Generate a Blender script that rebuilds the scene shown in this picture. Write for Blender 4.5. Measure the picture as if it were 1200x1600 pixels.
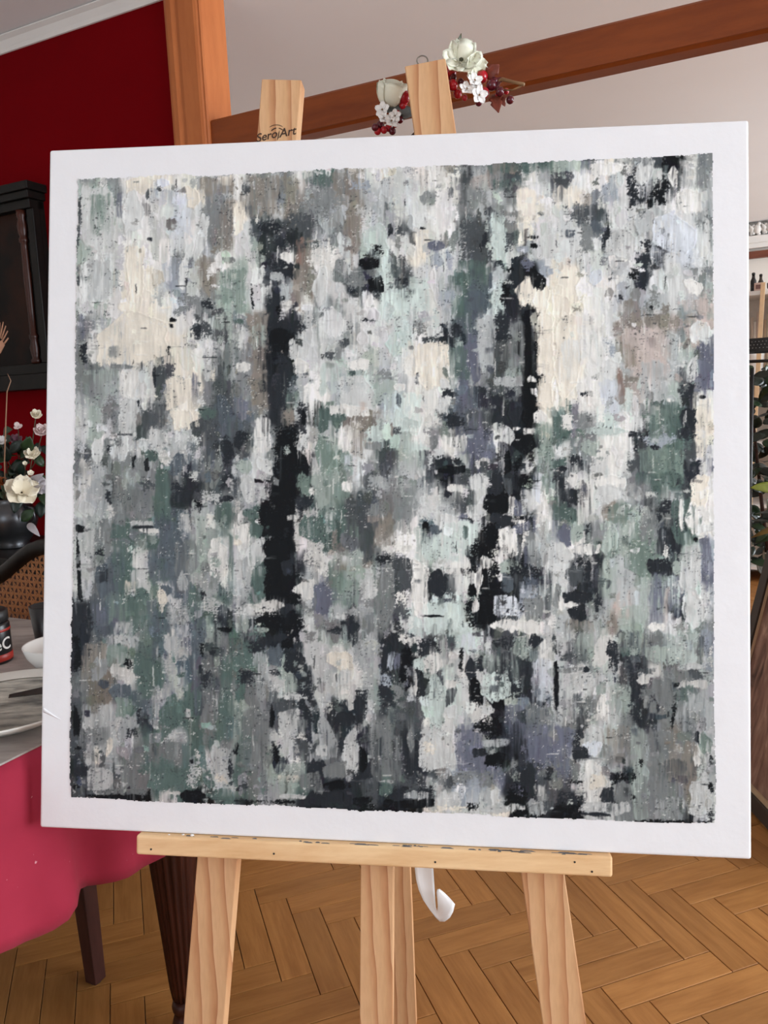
import bpy, bmesh, math, random
import numpy as np
from mathutils import Vector, Matrix

random.seed(11)
for _o in list(bpy.data.objects):
    bpy.data.objects.remove(_o, do_unlink=True)
SC = bpy.context.scene
COL = SC.collection

# ------------------------------------------------------------------ camera
FPX = 1222.0
PITCH, ROLL, CAMH = math.radians(7.97), math.radians(-2.56), 1.25
_cp, _sp, _cr, _sr = math.cos(PITCH), math.sin(PITCH), math.cos(ROLL), math.sin(ROLL)
_right = np.array([1.0, 0, 0]); _fwd = np.array([0, _cp, -_sp]); _up = np.array([0, _sp, _cp])
CR = _cr*_right + _sr*_up
CU = -_sr*_right + _cr*_up
CF = _fwd
CO = np.array([0, 0, CAMH])
cam_data = bpy.data.cameras.new('camera')
cam = bpy.data.objects.new('camera', cam_data); COL.objects.link(cam)
cam_data.sensor_fit = 'VERTICAL'; cam_data.sensor_height = 36.0
cam_data.lens = FPX/1600*36.0
cam_data.clip_start = 0.05
M4 = Matrix(((CR[0], CU[0], -CF[0], CO[0]), (CR[1], CU[1], -CF[1], CO[1]), (CR[2], CU[2], -CF[2], CO[2]), (0, 0, 0, 1)))
cam.matrix_world = M4
SC.camera = cam

# room axes: s runs along the wall with the wide opening, t runs away from the camera towards it
AZ = math.radians(116.0)
D1 = np.array([math.sin(AZ), math.cos(AZ)]); DN = np.array([-D1[1], D1[0]])
def rm(s, t, z=0.0):
    p = D1*s + DN*t
    return Vector((p[0], p[1], z))
D1V = Vector((D1[0], D1[1], 0)); DNV = Vector((DN[0], DN[1], 0)); ZV = Vector((0, 0, 1))

# ------------------------------------------------------------------ world, lights, exposure
world = bpy.data.worlds.new('world'); SC.world = world
world.use_nodes = True
bg = world.node_tree.nodes['Background']
bg.inputs[0].default_value = (0.86, 0.93, 1.0, 1); bg.inputs[1].default_value = 1.2
def window_light(name, s, t, z, w, hgt, power, direction, color=(1.0, 0.97, 0.93)):
    L = bpy.data.lights.new(name, 'AREA'); L.shape = 'RECTANGLE'; L.size = w; L.size_y = hgt
    L.energy = power; L.color = color
    o = bpy.data.objects.new(name, L); COL.objects.link(o)
    o.location = rm(s, t, z)
    d = Vector(direction)
    o.rotation_euler = d.to_track_quat('-Z', 'Y').to_euler()
    return o
window_light('window_daylight', 4.45, 0.95, 1.5, 2.4, 2.0, 213, -D1V, (0.81, 0.905, 1.0))
window_light('far_window_daylight', 4.45, 5.4, 1.45, 3.4, 1.9, 310, -D1V, (0.88, 0.94, 1.0))
window_light('rear_window_daylight', -1.3, -2.75, 1.5, 1.7, 1.7, 23.5, DNV, (0.81, 0.905, 1.0))
SC.view_settings.view_transform = 'Standard'
SC.view_settings.look = 'None'
SC.view_settings.gamma = 1.0
SC.view_settings.use_curve_mapping = False
SC.view_settings.exposure = 0.0

# ------------------------------------------------------------------ pixel helpers (1200 x 1600 frame)
def raydir(px, py):
    return CR*((px-600)/FPX) + CU*(-(py-800)/FPX) + CF
def px_z(px, py, z):
    d = raydir(px, py); return CO + d*((z-CAMH)/d[2])
def px_t(px, py, t):
    d = raydir(px, py); return CO + d*(t/(d[0]*DN[0]+d[1]*DN[1]))
def px_s(px, py, s):
    d = raydir(px, py); return CO + d*(s/(d[0]*D1[0]+d[1]*D1[1]))
def st(p): return float(p[0]*D1[0]+p[1]*D1[1]), float(p[0]*DN[0]+p[1]*DN[1])

# canvas frame (u right, v up, w = distance behind the painted face)
CC = np.array([-0.0013, 1.099, CAMH-0.1167])
_y, _l, _r = math.radians(-5.6), math.radians(9.37), math.radians(-1.99)
_rt = np.array([math.cos(_y), math.sin(_y), 0]); _bk = np.array([-math.sin(_y), math.cos(_y), 0])
_u0 = np.array([0, 0, 1.0])*math.cos(_l) + _bk*math.sin(_l)
RU = _rt*math.cos(_r) + _u0*math.sin(_r)
RV = -_rt*math.sin(_r) + _u0*math.cos(_r)
RW = np.cross(RV, RU)
def cv(u, v, w=0.0):
    return Vector(CC + RU*u + RV*v + RW*w)
def px_cv(px, py, w=0.0):
    d = raydir(px, py); c = CC + RW*w
    t = ((c-CO)@RW)/(d@RW); X = CO + d*t - CC
    return float(X@RU), float(X@RV)
def px_cvp(px, py, w=0.0):
    u, v = px_cv(px, py, w); return cv(u, v, w)

# ------------------------------------------------------------------ materials
def lin(c):
    return tuple((x/255/12.92) if x/255 <= 0.04045 else ((x/255+0.055)/1.055)**2.4 for x in c[:3])
def new_mat(name):
    m = bpy.data.materials.new(name); m.use_nodes = True
    return m, m.node_tree, m.node_tree.nodes['Principled BSDF']
def plain(name, c, rough=0.5, metal=0.0, var=0.06, scale=30.0, bump=0.0, bscale=None, sheen=0.0, spec=0.5):
    m, nt, b = new_mat(name)
    L = lin(c)
    tc = nt.nodes.new('ShaderNodeTexCoord')
    nz = nt.nodes.new('ShaderNodeTexNoise'); nz.inputs['Scale'].default_value = scale; nz.inputs['Detail'].default_value = 4
    nt.links.new(tc.outputs['Object'], nz.inputs['Vector'])
    cr = nt.nodes.new('ShaderNodeValToRGB')
    cr.color_ramp.elements[0].position = 0.3; cr.color_ramp.elements[1].position = 0.7
    cr.color_ramp.elements[0].color = (*[x*(1-var) for x in L], 1)
    cr.color_ramp.elements[1].color = (*[min(1, x*(1+var)) for x in L], 1)
    nt.links.new(nz.outputs['Fac'], cr.inputs['Fac']); nt.links.new(cr.outputs['Color'], b.inputs['Base Color'])
    b.inputs['Roughness'].default_value = rough; b.inputs['Metallic'].default_value = metal; b.inputs['Specular IOR Level'].default_value = spec
    if sheen: b.inputs['Sheen Weight'].default_value = sheen
    if bump:
        n2 = nt.nodes.new('ShaderNodeTexNoise'); n2.inputs['Scale'].default_value = bscale or scale*3; n2.inputs['Detail'].default_value = 5
        nt.links.new(tc.outputs['Object'], n2.inputs['Vector'])
        bp = nt.nodes.new('ShaderNodeBump'); bp.inputs['Strength'].default_value = bump; bp.inputs['Distance'].default_value = 0.002
        nt.links.new(n2.outputs['Fac'], bp.inputs['Height']); nt.links.new(bp.outputs['Normal'], b.inputs['Normal'])
    return m
def wood(name, c1, c2, axis_scale=(25, 25, 2.0), rough=0.45, wave=6.0, per_object=0.0, spec=0.5, rot=(0, 0, 0)):
    """grain: stretched noise + wave bands, dark lines c2 on c1"""
    m, nt, b = new_mat(name)
    N = nt.nodes.new
    tc = N('ShaderNodeTexCoord'); mp = N('ShaderNodeMapping')
    mp.inputs['Scale'].default_value = axis_scale; mp.inputs['Rotation'].default_value = rot
    nt.links.new(tc.outputs['Object'], mp.inputs['Vector'])
    vec = mp.outputs['Vector']
    oi = N('ShaderNodeObjectInfo')
    if per_object:
        ad = N('ShaderNodeVectorMath'); ad.operation = 'ADD'
        ml = N('ShaderNodeMath'); ml.operation = 'MULTIPLY'; ml.inputs[1].default_value = 57.0
        nt.links.new(oi.outputs['Random'], ml.inputs[0])
        nt.links.new(vec, ad.inputs[0]); nt.links.new(ml.outputs[0], ad.inputs[1]); vec = ad.outputs[0]
    nz = N('ShaderNodeTexNoise'); nz.inputs['Scale'].default_value = 1.0; nz.inputs['Detail'].default_value = 5; nz.inputs['Distortion'].default_value = 0.4
    nt.links.new(vec, nz.inputs['Vector'])
    wv = N('ShaderNodeTexNoise'); wv.inputs['Scale'].default_value = wave; wv.inputs['Detail'].default_value = 6; wv.inputs['Roughness'].default_value = 0.65
    nt.links.new(vec, wv.inputs['Vector'])
    mx = N('ShaderNodeMath'); mx.operation = 'MULTIPLY_ADD'; mx.inputs[1].default_value = 0.6
    nt.links.new(nz.outputs['Fac'], mx.inputs[0])
    m2 = N('ShaderNodeMath'); m2.operation = 'MULTIPLY'; m2.inputs[1].default_value = 0.4
    nt.links.new(wv.outputs['Fac'], m2.inputs[0]); nt.links.new(m2.outputs[0], mx.inputs[2])
    cr = N('ShaderNodeValToRGB')
    cr.color_ramp.elements[0].position = 0.36; cr.color_ramp.elements[1].position = 0.62
    cr.color_ramp.elements[0].color = (*lin(c2), 1); cr.color_ramp.elements[1].color = (*lin(c1), 1)
    nt.links.new(mx.outputs[0], cr.inputs['Fac'])
    out = cr.outputs['Color']
    if per_object:
        hs = N('ShaderNodeHueSaturation')
        mr = N('ShaderNodeMapRange'); mr.inputs['To Min'].default_value = 1-per_object; mr.inputs['To Max'].default_value = 1+per_object
        nt.links.new(oi.outputs['Random'], mr.inputs['Value']); nt.links.new(mr.outputs[0], hs.inputs['Value'])
        nt.links.new(out, hs.inputs['Color']); out = hs.outputs['Color']
    nt.links.new(out, b.inputs['Base Color'])
    b.inputs['Roughness'].default_value = rough; b.inputs['Specular IOR Level'].default_value = spec
    bp = N('ShaderNodeBump'); bp.inputs['Strength'].default_value = 0.12; bp.inputs['Distance'].default_value = 0.001
    nt.links.new(mx.outputs[0], bp.inputs['Height']); nt.links.new(bp.outputs['Normal'], b.inputs['Normal'])
    return m
def pine(name, seed=0.0, warm=1.0):
    """pine board: broad soft growth bands running along the local Z axis"""
    m, nt, b = new_mat(name); N = nt.nodes.new
    tc = N('ShaderNodeTexCoord'); mp = N('ShaderNodeMapping')
    mp.inputs['Scale'].default_value = (1, 1, 0.10); mp.inputs['Location'].default_value = (seed, seed*0.7, seed*1.3)
    nt.links.new(tc.outputs['Object'], mp.inputs['Vector'])
    wv = N('ShaderNodeTexWave'); wv.wave_type = 'BANDS'; wv.bands_direction = 'X'; wv.wave_profile = 'SAW'
    wv.inputs['Scale'].default_value = 13; wv.inputs['Distortion'].default_value = 3.2; wv.inputs['Detail'].default_value = 2.5; wv.inputs['Detail Scale'].default_value = 2.2
    nt.links.new(mp.outputs['Vector'], wv.inputs['Vector'])
    mp2 = N('ShaderNodeMapping'); mp2.inputs['Scale'].default_value = (260, 260, 5)
    nt.links.new(tc.outputs['Object'], mp2.inputs['Vector'])
    nz = N('ShaderNodeTexNoise'); nz.inputs['Scale'].default_value = 1; nz.inputs['Detail'].default_value = 3
    nt.links.new(mp2.outputs['Vector'], nz.inputs['Vector'])
    cr = N('ShaderNodeValToRGB'); E = cr.color_ramp.elements
    E[0].position = 0.0; E[0].color = (*lin((218, 174, 130)), 1)
    E[1].position = 1.0; E[1].color = (*lin((176, 120, 80)), 1)
    e = E.new(0.55); e.color = (*lin((212, 166, 121)), 1)
    e = E.new(0.86); e.color = (*lin((196, 142, 98)), 1)
    nt.links.new(wv.outputs['Fac'], cr.inputs['Fac'])
    mx = N('ShaderNodeMixRGB'); mx.blend_type = 'MULTIPLY'; mx.inputs[0].default_value = 0.22
    c2 = N('ShaderNodeValToRGB'); c2.color_ramp.elements[0].position = 0.3; c2.color_ramp.elements[0].color = (.66, .56, .48, 1); c2.color_ramp.elements[1].position = .62
    nt.links.new(nz.outputs['Fac'], c2.inputs['Fac'])
    nt.links.new(cr.outputs['Color'], mx.inputs[1]); nt.links.new(c2.outputs['Color'], mx.inputs[2])
    nt.links.new(mx.outputs['Color'], b.inputs['Base Color'])
    b.inputs['Roughness'].default_value = 0.6
    return m

# ------------------------------------------------------------------ mesh helpers
class MB:
    def __init__(self): self.v = []; self.f = []
    def add(self, vs, fs):
        o = len(self.v); self.v += [tuple(x) for x in vs]; self.f += [tuple(i+o for i in f) for f in fs]; return self
    def hexa(self, p):   # p: 8 corners, bottom 4 ccw then top 4
        return self.add(p, [(3, 2, 1, 0), (4, 5, 6, 7), (0, 1, 5, 4), (1, 2, 6, 5), (2, 3, 7, 6), (3, 0, 4, 7)])
    def rbox(self, s0, s1, t0, t1, z0, z1):   # box in room axes
        return self.hexa([rm(s0, t0, z0), rm(s1, t0, z0), rm(s1, t1, z0), rm(s0, t1, z0), rm(s0, t0, z1), rm(s1, t0, z1), rm(s1, t1, z1), rm(s0, t1, z1)])
    def cbox(self, u0, u1, v0, v1, w0, w1):   # box in canvas axes
        return self.hexa([cv(u0, v0, w0), cv(u1, v0, w0), cv(u1, v0, w1), cv(u0, v0, w1), cv(u0, v1, w0), cv(u1, v1, w0), cv(u1, v1, w1), cv(u0, v1, w1)])
    def tube(self, pts, r, n=8, cap=True):
        pts = [Vector(p) for p in pts]; rs = r if isinstance(r, (list, tuple)) else [r]*len(pts)
        rings = []; prev = None
        for i, p in enumerate(pts):
            d = (pts[min(i+1, len(pts)-1)] - pts[max(i-1, 0)]).normalized()
            if prev is None:
                a = d.orthogonal().normalized()
            else:
                a = (prev - d*prev.dot(d)).normalized()
            prev = a; b = d.cross(a)
            rings.append([p + (a*math.cos(2*math.pi*k/n) + b*math.sin(2*math.pi*k/n))*rs[i] for k in range(n)])
        vs = [v for ring in rings for v in ring]; fs = []
        for i in range(len(pts)-1):
            for k in range(n):
                fs.append((i*n+k, i*n+(k+1) % n, (i+1)*n+(k+1) % n, (i+1)*n+k))
        if cap:
            fs.append(tuple(range(n-1, -1, -1))); fs.append(tuple((len(pts)-1)*n+k for k in range(n)))
        return self.add(vs, fs)
    def lathe(self, base, prof, n=24, axis=ZV, flute=0, fdepth=0.0):
        base = Vector(base); axis = Vector(axis).normalized(); a = axis.orthogonal().normalized(); b = axis.cross(a)
        vs = []; fs = []
        for (r, h) in prof:
            for k in range(n):
                th = 2*math.pi*k/n; rr = r
                if flute: rr = r*(1 - fdepth*abs(math.sin(flute*th/2)))
                vs.append(base + axis*h + (a*math.cos(th)+b*math.sin(th))*rr)
        for i in range(len(prof)-1):
            for k in range(n):
                fs.append((i*n+k, i*n+(k+1) % n, (i+1)*n+(k+1) % n, (i+1)*n+k))
        fs.append(tuple(range(n-1, -1, -1))); fs.append(tuple((len(prof)-1)*n+k for k in range(n)))
        return self.add(vs, fs)
    def ball(self, c, r, nu=12, nv=8, sc=(1, 1, 1), jitter=0.0):
        c = Vector(c); vs = [c + Vector((0, 0, r*sc[2]))]; fs = []
        for i in range(1, nv):
            ph = math.pi*i/nv
            for k in range(nu):
                th = 2*math.pi*k/nu; q = 1 + (random.uniform(-jitter, jitter) if jitter else 0)
                vs.append(c + Vector((math.sin(ph)*math.cos(th)*r*sc[0]*q, math.sin(ph)*math.sin(th)*r*sc[1]*q, math.cos(ph)*r*sc[2]*q)))
        vs.append(c - Vector((0, 0, r*sc[2])))
        for k in range(nu):
            fs.append((0, 1+k, 1+(k+1) % nu)); o = 1+(nv-2)*nu; fs.append((len(vs)-1, o+(k+1) % nu, o+k))
        for i in range(nv-2):
            for k in range(nu):
                fs.append((1+i*nu+k, 1+(i+1)*nu+k, 1+(i+1)*nu+(k+1) % nu, 1+i*nu+(k+1) % nu))
        return self.add(vs, fs)
    def sheet(self, grid, thick, up):   # grid[i][j] of Vectors -> closed slab of given thickness along -up
        up = Vector(up).normalized(); ni = len(grid); nj = len(grid[0])
        top = [Vector(p) for row in grid for p in row]; bot = [p - up*thick for p in top]
        fs = []; o = ni*nj
        for i in range(ni-1):
            for j in range(nj-1):
                a, b, c, d = i*nj+j, i*nj+j+1, (i+1)*nj+j+1, (i+1)*nj+j
                fs.append((a, b, c, d)); fs.append((o+d, o+c, o+b, o+a))
        edge = [(0, j) for j in range(nj)] + [(i, nj-1) for i in range(1, ni)] + [(ni-1, j) for j in range(nj-2, -1, -1)] + [(i, 0) for i in range(ni-2, 0, -1)]
        idx = [i*nj+j for i, j in edge]
        for k in range(len(idx)):
            a, b = idx[k], idx[(k+1) % len(idx)]
            fs.append((b, a, o+a, o+b))
        return self.add(top+bot, fs)
    def mesh(self, name, smooth=False, bevel=0.0, seg=2):
        me = bpy.data.meshes.new(name); me.from_pydata([tuple(x) for x in self.v], [], self.f)
        bm = bmesh.new(); bm.from_mesh(me)
        if bevel:
            bmesh.ops.bevel(bm, geom=list(bm.edges), offset=bevel, segments=seg, affect='EDGES', profile=0.5, clamp_overlap=True)
        bmesh.ops.recalc_face_normals(bm, faces=bm.faces)
        bm.to_mesh(me); bm.free()
        if smooth:
            me.polygons.foreach_set('use_smooth', [True]*len(me.polygons))
        return me
LOC = {}
def thing(name, label, cat, loc=(0, 0, 0), group=None):
    o = bpy.data.objects.new(name, None); COL.objects.link(o)
    o.location = loc; o['label'] = label; o['category'] = cat
    o.empty_display_size = 0.05
    LOC[o.name] = Vector(loc)
    if group: o['group'] = group
    return o
def obj(name, mb, mat, parent=None, smooth=False, bevel=0.0, seg=2, label=None):
    me = mb.mesh(name, smooth, bevel, seg) if isinstance(mb, MB) else mb
    o = bpy.data.objects.new(name, me); COL.objects.link(o)
    if mat is not None:
        me.materials.clear(); me.materials.append(mat)
    if parent is not None:
        o.parent = parent
        if parent.name in LOC: o.matrix_parent_inverse = Matrix.Translation(-LOC[parent.name])
    if label: o['label'] = label
    return o
def tag(o, label, cat, group=None):
    o['label'] = label; o['category'] = cat
    if group: o['group'] = group
    return o
def struct(name, mb, mat, label=None, cat=None, parent=None, bevel=0.0, smooth=False):
    o = obj(name, mb, mat, parent, smooth, bevel)
    if parent is None:
        o['kind'] = 'structure'
        if label: o['label'] = label
        if cat: o['category'] = cat
    return o

# ------------------------------------------------------------------ material set
M_red = plain('crimson_wall_paint', (112, 2, 10), 0.85, var=0.05, scale=3, bump=0.05, bscale=120, spec=0.05)
M_white = plain('white_wall_paint', (238, 235, 230), 0.8, var=0.02, scale=2)
M_grey = plain('grey_wall_paint', (228, 224, 216), 0.8, var=0.02, scale=2)
M_ceil = plain('ceiling_plaster', (240, 238, 238), 0.85, var=0.015, scale=1.5)
M_trim = wood('reddish_varnished_wood', (190, 112, 62), (166, 90, 46), (6, 6, 1.2), 0.45, wave=5, spec=0.3)
M_beam = wood('dark_varnished_beam_wood', (134, 66, 26), (108, 48, 18), (2.0, 2.0, 14), 0.4, wave=4, spec=0.3)
M_stucco = plain('white_stucco', (232, 230, 226), 0.8, var=0.02, scale=10)
M_plank = wood('oak_parquet', (178, 124, 68), (154, 102, 52), (5, 45, 45), 0.42, wave=3.0, per_object=0.13, spec=0.35)
M_joint = plain('dark_floor_joint', (58, 34, 18), 0.7, var=0.1)
M_pine = [pine('pine_board_%d' % i, 3.7*i+1.1) for i in range(4)]
M_ledge = wood('worn_pine_tray', (244, 208, 160), (220, 172, 120), (3, 30, 30), 0.55, wave=3)
M_canvas = plain('white_gesso_canvas', (238, 238, 240), 0.6, var=0.012, scale=14, bump=0.55, bscale=26)
M_darkwood = wood('near_black_antique_wood', (24, 20, 17), (13, 10, 8), (12, 12, 2), 0.45, spec=0.2)
M_maho = wood('dark_mahogany', (70, 32, 20), (38, 15, 9), (18, 18, 2), 0.35, spec=0.3)
M_chair = wood('walnut_chair_wood', (76, 42, 36), (54, 27, 22), (14, 14, 2), 0.45, spec=0.3)
M_cane = plain('orange_brown_cane', (150, 94, 48), 0.5, var=0.12, scale=60)
M_black = plain('matt_black_metal', (26, 26, 27), 0.45, var=0.1)
M_ceramic = plain('white_glazed_ceramic', (238, 236, 232), 0.15, var=0.01)
M_pewter = plain('dark_pewter', (88, 88, 90), 0.3, metal=0.85, var=0.15, scale=12)

# ================================================================== STRUCTURE
H0 = 2.685
# ---- floor with herringbone planks
W_ = 0.0561*CAMH; L_ = 4.10*W_; TH = math.radians(-18.63)
UB = np.array([math.sin(TH), math.cos(TH)]); UA = np.array([math.cos(TH), -math.sin(TH)])
floor_mb = MB().rbox(-3.7, 4.3, -2.6, 8.1, -0.06, -0.010)
FLOOR = struct('floor', floor_mb, M_joint, 'oak herringbone parquet floor', 'floor')
def plank_mesh():
    g = 0.0009; mb = MB()
    mb.add([(g, g, -.011), (L_-g, g, -.011), (L_-g, W_-g, -.011), (g, W_-g, -.011), (g, g, -0.0008), (L_-g, g, -0.0008), (L_-g, W_-g, -0.0008), (g, W_-g, -0.0008),
            (2*g, 2*g, 0), (L_-2*g, 2*g, 0), (L_-2*g, W_-2*g, 0), (2*g, W_-2*g, 0)],
           [(0, 1, 5, 4), (1, 2, 6, 5), (2, 3, 7, 6), (3, 0, 4, 7), (4, 5, 9, 8), (5, 6, 10, 9), (6, 7, 11, 10), (7, 4, 8, 11), (8, 9, 10, 11)])
    return mb
_pm = plank_mesh(); PLANK = _pm.mesh('plank'); PLANK.materials.append(M_plank)
def to_px(p):
    q = np.array(p)-CO; z = q@CF
    if z < 0.1: return None
    return 600+FPX*(q@CR)/z, 800-FPX*(q@CU)/z
near = []; far = MB()
a0, b0 = -16.55*W_, 17.45*W_      # lattice anchor (a mirrored)
for k in range(-200, 200):
    for m in range(-45, 45):
        for kind in (0, 1):
            ox = a0 + k*W_ + m*L_; oy = b0 + k*W_ - m*L_
            if kind == 1: oy += W_
            # kind 0: a' in [ox,ox+L], b in [oy,oy+W];  kind 1: a' in [ox,ox+W], b in [oy,oy+L]
            if kind == 0: ca, cb = -(ox+L_/2), oy+W_/2
            else: ca, cb = -(ox+W_/2), oy+L_/2
            c = UA*ca + UB*cb
            s_, t_ = c@D1, c@DN
            if not (-3.5 < s_ < 4.1 and -2.4 < t_ < 7.9): continue
            if kind == 0:
                org = UA*(-(ox+L_)) + UB*oy; ang = math.atan2(UA[1], UA[0])
            else:
                org = UA*(-ox) + UB*oy; ang = math.atan2(UB[1], UB[0])
            p = to_px((c[0], c[1], 0))
            vis = p is not None and -70 < p[0] < 1270 and 1260 < p[1] < 1680 and not (p[0] < 190 and p[1] < 1370 and False)
            if vis: near.append((p[1], org, ang))
            else:
                ca_, sa_ = math.cos(ang), math.sin(ang)
                o = len(far.v)
                for (x, y, z) in _pm.v[4:]:
                    far.v.append((org[0]+x*ca_-y*sa_, org[1]+x*sa_+y*ca_, z))
                far.f += [tuple(i-4+o for i in f) for f in _pm.f[4:]]
near.sort(key=lambda q: -q[0])
for (_, org, ang) in near[:300]:
    o = bpy.data.objects.new('plank', PLANK); COL.objects.link(o)
    o.location = (org[0], org[1], 0); o.rotation_euler = (0, 0, ang); o.parent = FLOOR
fo = obj('parquet_field', far, wood('oak_parquet_far', (168, 116, 64), (146, 96, 50), (9, 9, 9), 0.42, wave=3.0, spec=0.35), FLOOR); fo['kind'] = 'stuff'

# ---- walls
RW_S = -1.862
struct('wall_back', MB().rbox(-3.6, RW_S+0.03, 2.30, 2.42, 0, H0), M_red, 'dark crimson painted wall behind the dining table', 'wall')
struct('wall_back_right', MB().rbox(1.42, 4.15, 2.30, 2.42, 0, H0), M_white)
struct('wall_left', MB().rbox(-3.72, -3.6, -2.6, 8.1, 0, H0), M_grey)
struct('wall_rear', MB().rbox(-3.6, -2.2, -2.52, -2.4, 0, H0).rbox(-0.4, 4.15, -2.52, -2.4, 0, H0).rbox(-2.2, -0.4, -2.52, -2.4, 0, 0.6).rbox(-2.2, -0.4, -2.52, -2.4, 2.4, H0), M_white)
struct('wall_right', MB().rbox(4.15, 4.27, -2.52, -0.3, 0, H0).rbox(4.15, 4.27, 2.2, 2.42, 0, H0).rbox(4.15, 4.27, -0.3, 2.2, 0, 0.45).rbox(4.15, 4.27, -0.3, 2.2, 2.55, H0), M_white)
struct('wall_right_far', MB().rbox(4.15, 4.27, 2.43, 3.6, 0, H0).rbox(4.15, 4.27, 7.2, 8.1, 0, H0).rbox(4.15, 4.27, 3.6, 7.2, 0, 0.45).rbox(4.15, 4.27, 3.6, 7.2, 2.45, H0), M_white)
struct('wall_far', MB().rbox(-3.6, 4.15, 8.0, 8.1, 0, H0), M_grey, 'pale far wall of the next room below the stucco cornice', 'wall')
struct('ceiling', MB().rbox(-3.72, 4.3, -2.6, 8.1, H0, H0+0.1), M_ceil, 'plain white ceiling', 'ceiling')
# windows (outside the picture, they let the daylight in)
def window(name, axis, a0, a1, z0, z1, pos, nm):
    fr = MB()
    def bx(x0, x1, zz0, zz1, d0, d1):
        if axis == 's': fr.rbox(pos+d0, pos+d1, x0, x1, zz0, zz1)
        else: fr.rbox(x0, x1, pos+d0, pos+d1, zz0, zz1)
    for (x0, x1, zz0, zz1) in ((a0, a0+.06, z0, z1), (a1-.06, a1, z0, z1), (a0+.06, a1-.06, z0, z0+.06), (a0+.06, a1-.06, z1-.06, z1)):
        bx(x0, x1, zz0, zz1, .02, .09)
    for k in range(1, nm):
        x = a0+(a1-a0)*k/nm; bx(x-.03, x+.03, z0+.06, z1-.06, .02, .09)
    return struct(name, fr, M_stucco)
window('window_1', 's', -0.3, 2.2, 0.45, 2.55, 4.15, 2)
window('window_2', 's', 3.6, 7.2, 0.45, 2.45, 4.15, 4)
window('window_3', 't', -2.2, -0.4, 0.6, 2.4, -2.52, 2)
# post, reveal and beam of the wide opening
trim = MB()
prof = [(-1.862, 2.300), (-1.862, 2.288), (-1.846, 2.278), (-1.826, 2.276), (-1.812, 2.284), (-1.800, 2.286), (-1.797, 2.279), (-1.735, 2.279), (-1.726, 2.283), (-1.722, 2.288), (-1.716, 2.288), (-1.712, 2.294), (-1.712, 2.425), (-1.862, 2.425)]
n_ = len(prof)
trim.add([rm(s, t, 0) for s, t in prof] + [rm(s, t, H0) for s, t in prof], [(i, (i+1) % n_, n_+(i+1) % n_, n_+i) for i in range(n_)])
struct('trim_1', trim, M_trim, 'brown varnished wooden post at the left of the opening', 'door frame')
bm_ = MB()
bp_ = [(2.300, 2.124), (2.300, 2.218), (2.306, 2.225), (2.39, 2.225), (2.39, 2.124), (2.372, 2.118), (2.318, 2.118), (2.306, 2.124)]
n_ = len(bp_)
bm_.add([rm(-1.712, t, z) for t, z in bp_] + [rm(1.30, t, z) for t, z in bp_], [(i, (i+1) % n_, n_+(i+1) % n_, n_+i) for i in range(n_)] + [tuple(range(n_)), tuple(range(2*n_-1, n_-1, -1))])
struct('trim_2', bm_, M_beam, 'dark brown wooden beam crossing the wide opening', 'beam')
struct('trim_3', MB().rbox(1.30, 1.42, 2.28, 2.43, 0, H0), M_trim)
# cove moulding at the red wall
cm = MB(); cp_ = [(2.300, H0-0.004), (2.300, H0-0.045), (2.292, H0-0.045), (2.284, H0-0.034), (2.268, H0-0.016), (2.250, H0-0.008), (2.250, H0-0.004)]
n_ = len(cp_)
cm.add([rm(-3.6, t, z) for t, z in cp_] + [rm(-1.866, t, z) for t, z in cp_], [(i, (i+1) % n_, n_+(i+1) % n_, n_+i) for i in range(n_)] + [tuple(range(n_)), tuple(range(2*n_-1, n_-1, -1))])
struct('trim_4', cm, M_stucco)
# stucco cornice and picture rail of the far room
corn = MB().rbox(-3.6, 4.14, 7.90, 8.0, 2.50, 2.56).rbox(-3.6, 4.14, 7.93, 8.0, 2.46, 2.50)
CORN = struct('trim_5', corn, M_stucco, 'white stucco cornice with floral ornament in the next room', 'cornice')
orn = MB()
for k in range(9):
    s_ = -0.38 + 0.1*k
    orn.ball(rm(s_, 7.92, 2.615), 0.034, 8, 6, (1, 1, 1.2))
    for q in range(5):
        a_ = 2*math.pi*q/5
        orn.ball(rm(s_+0.04*math.cos(a_), 7.925, 2.615+0.045*math.sin(a_)), 0.02, 6, 4)
    orn.tube([rm(s_+.05, 7.93, 2.57), rm(s_+.06, 7.91, 2.62), rm(s_+.03, 7.92, 2.665)], [0.012, 0.02, 0.004], 6)
oo = obj('floral_ornament', orn, M_stucco, CORN, True); 
struct('trim_6', MB().rbox(-3.6, 4.14, 7.95, 8.0, 2.375, 2.435), wood('picture_rail_wood', (122, 66, 44), (92, 46, 30), (2, 2, 20), 0.4))

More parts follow.
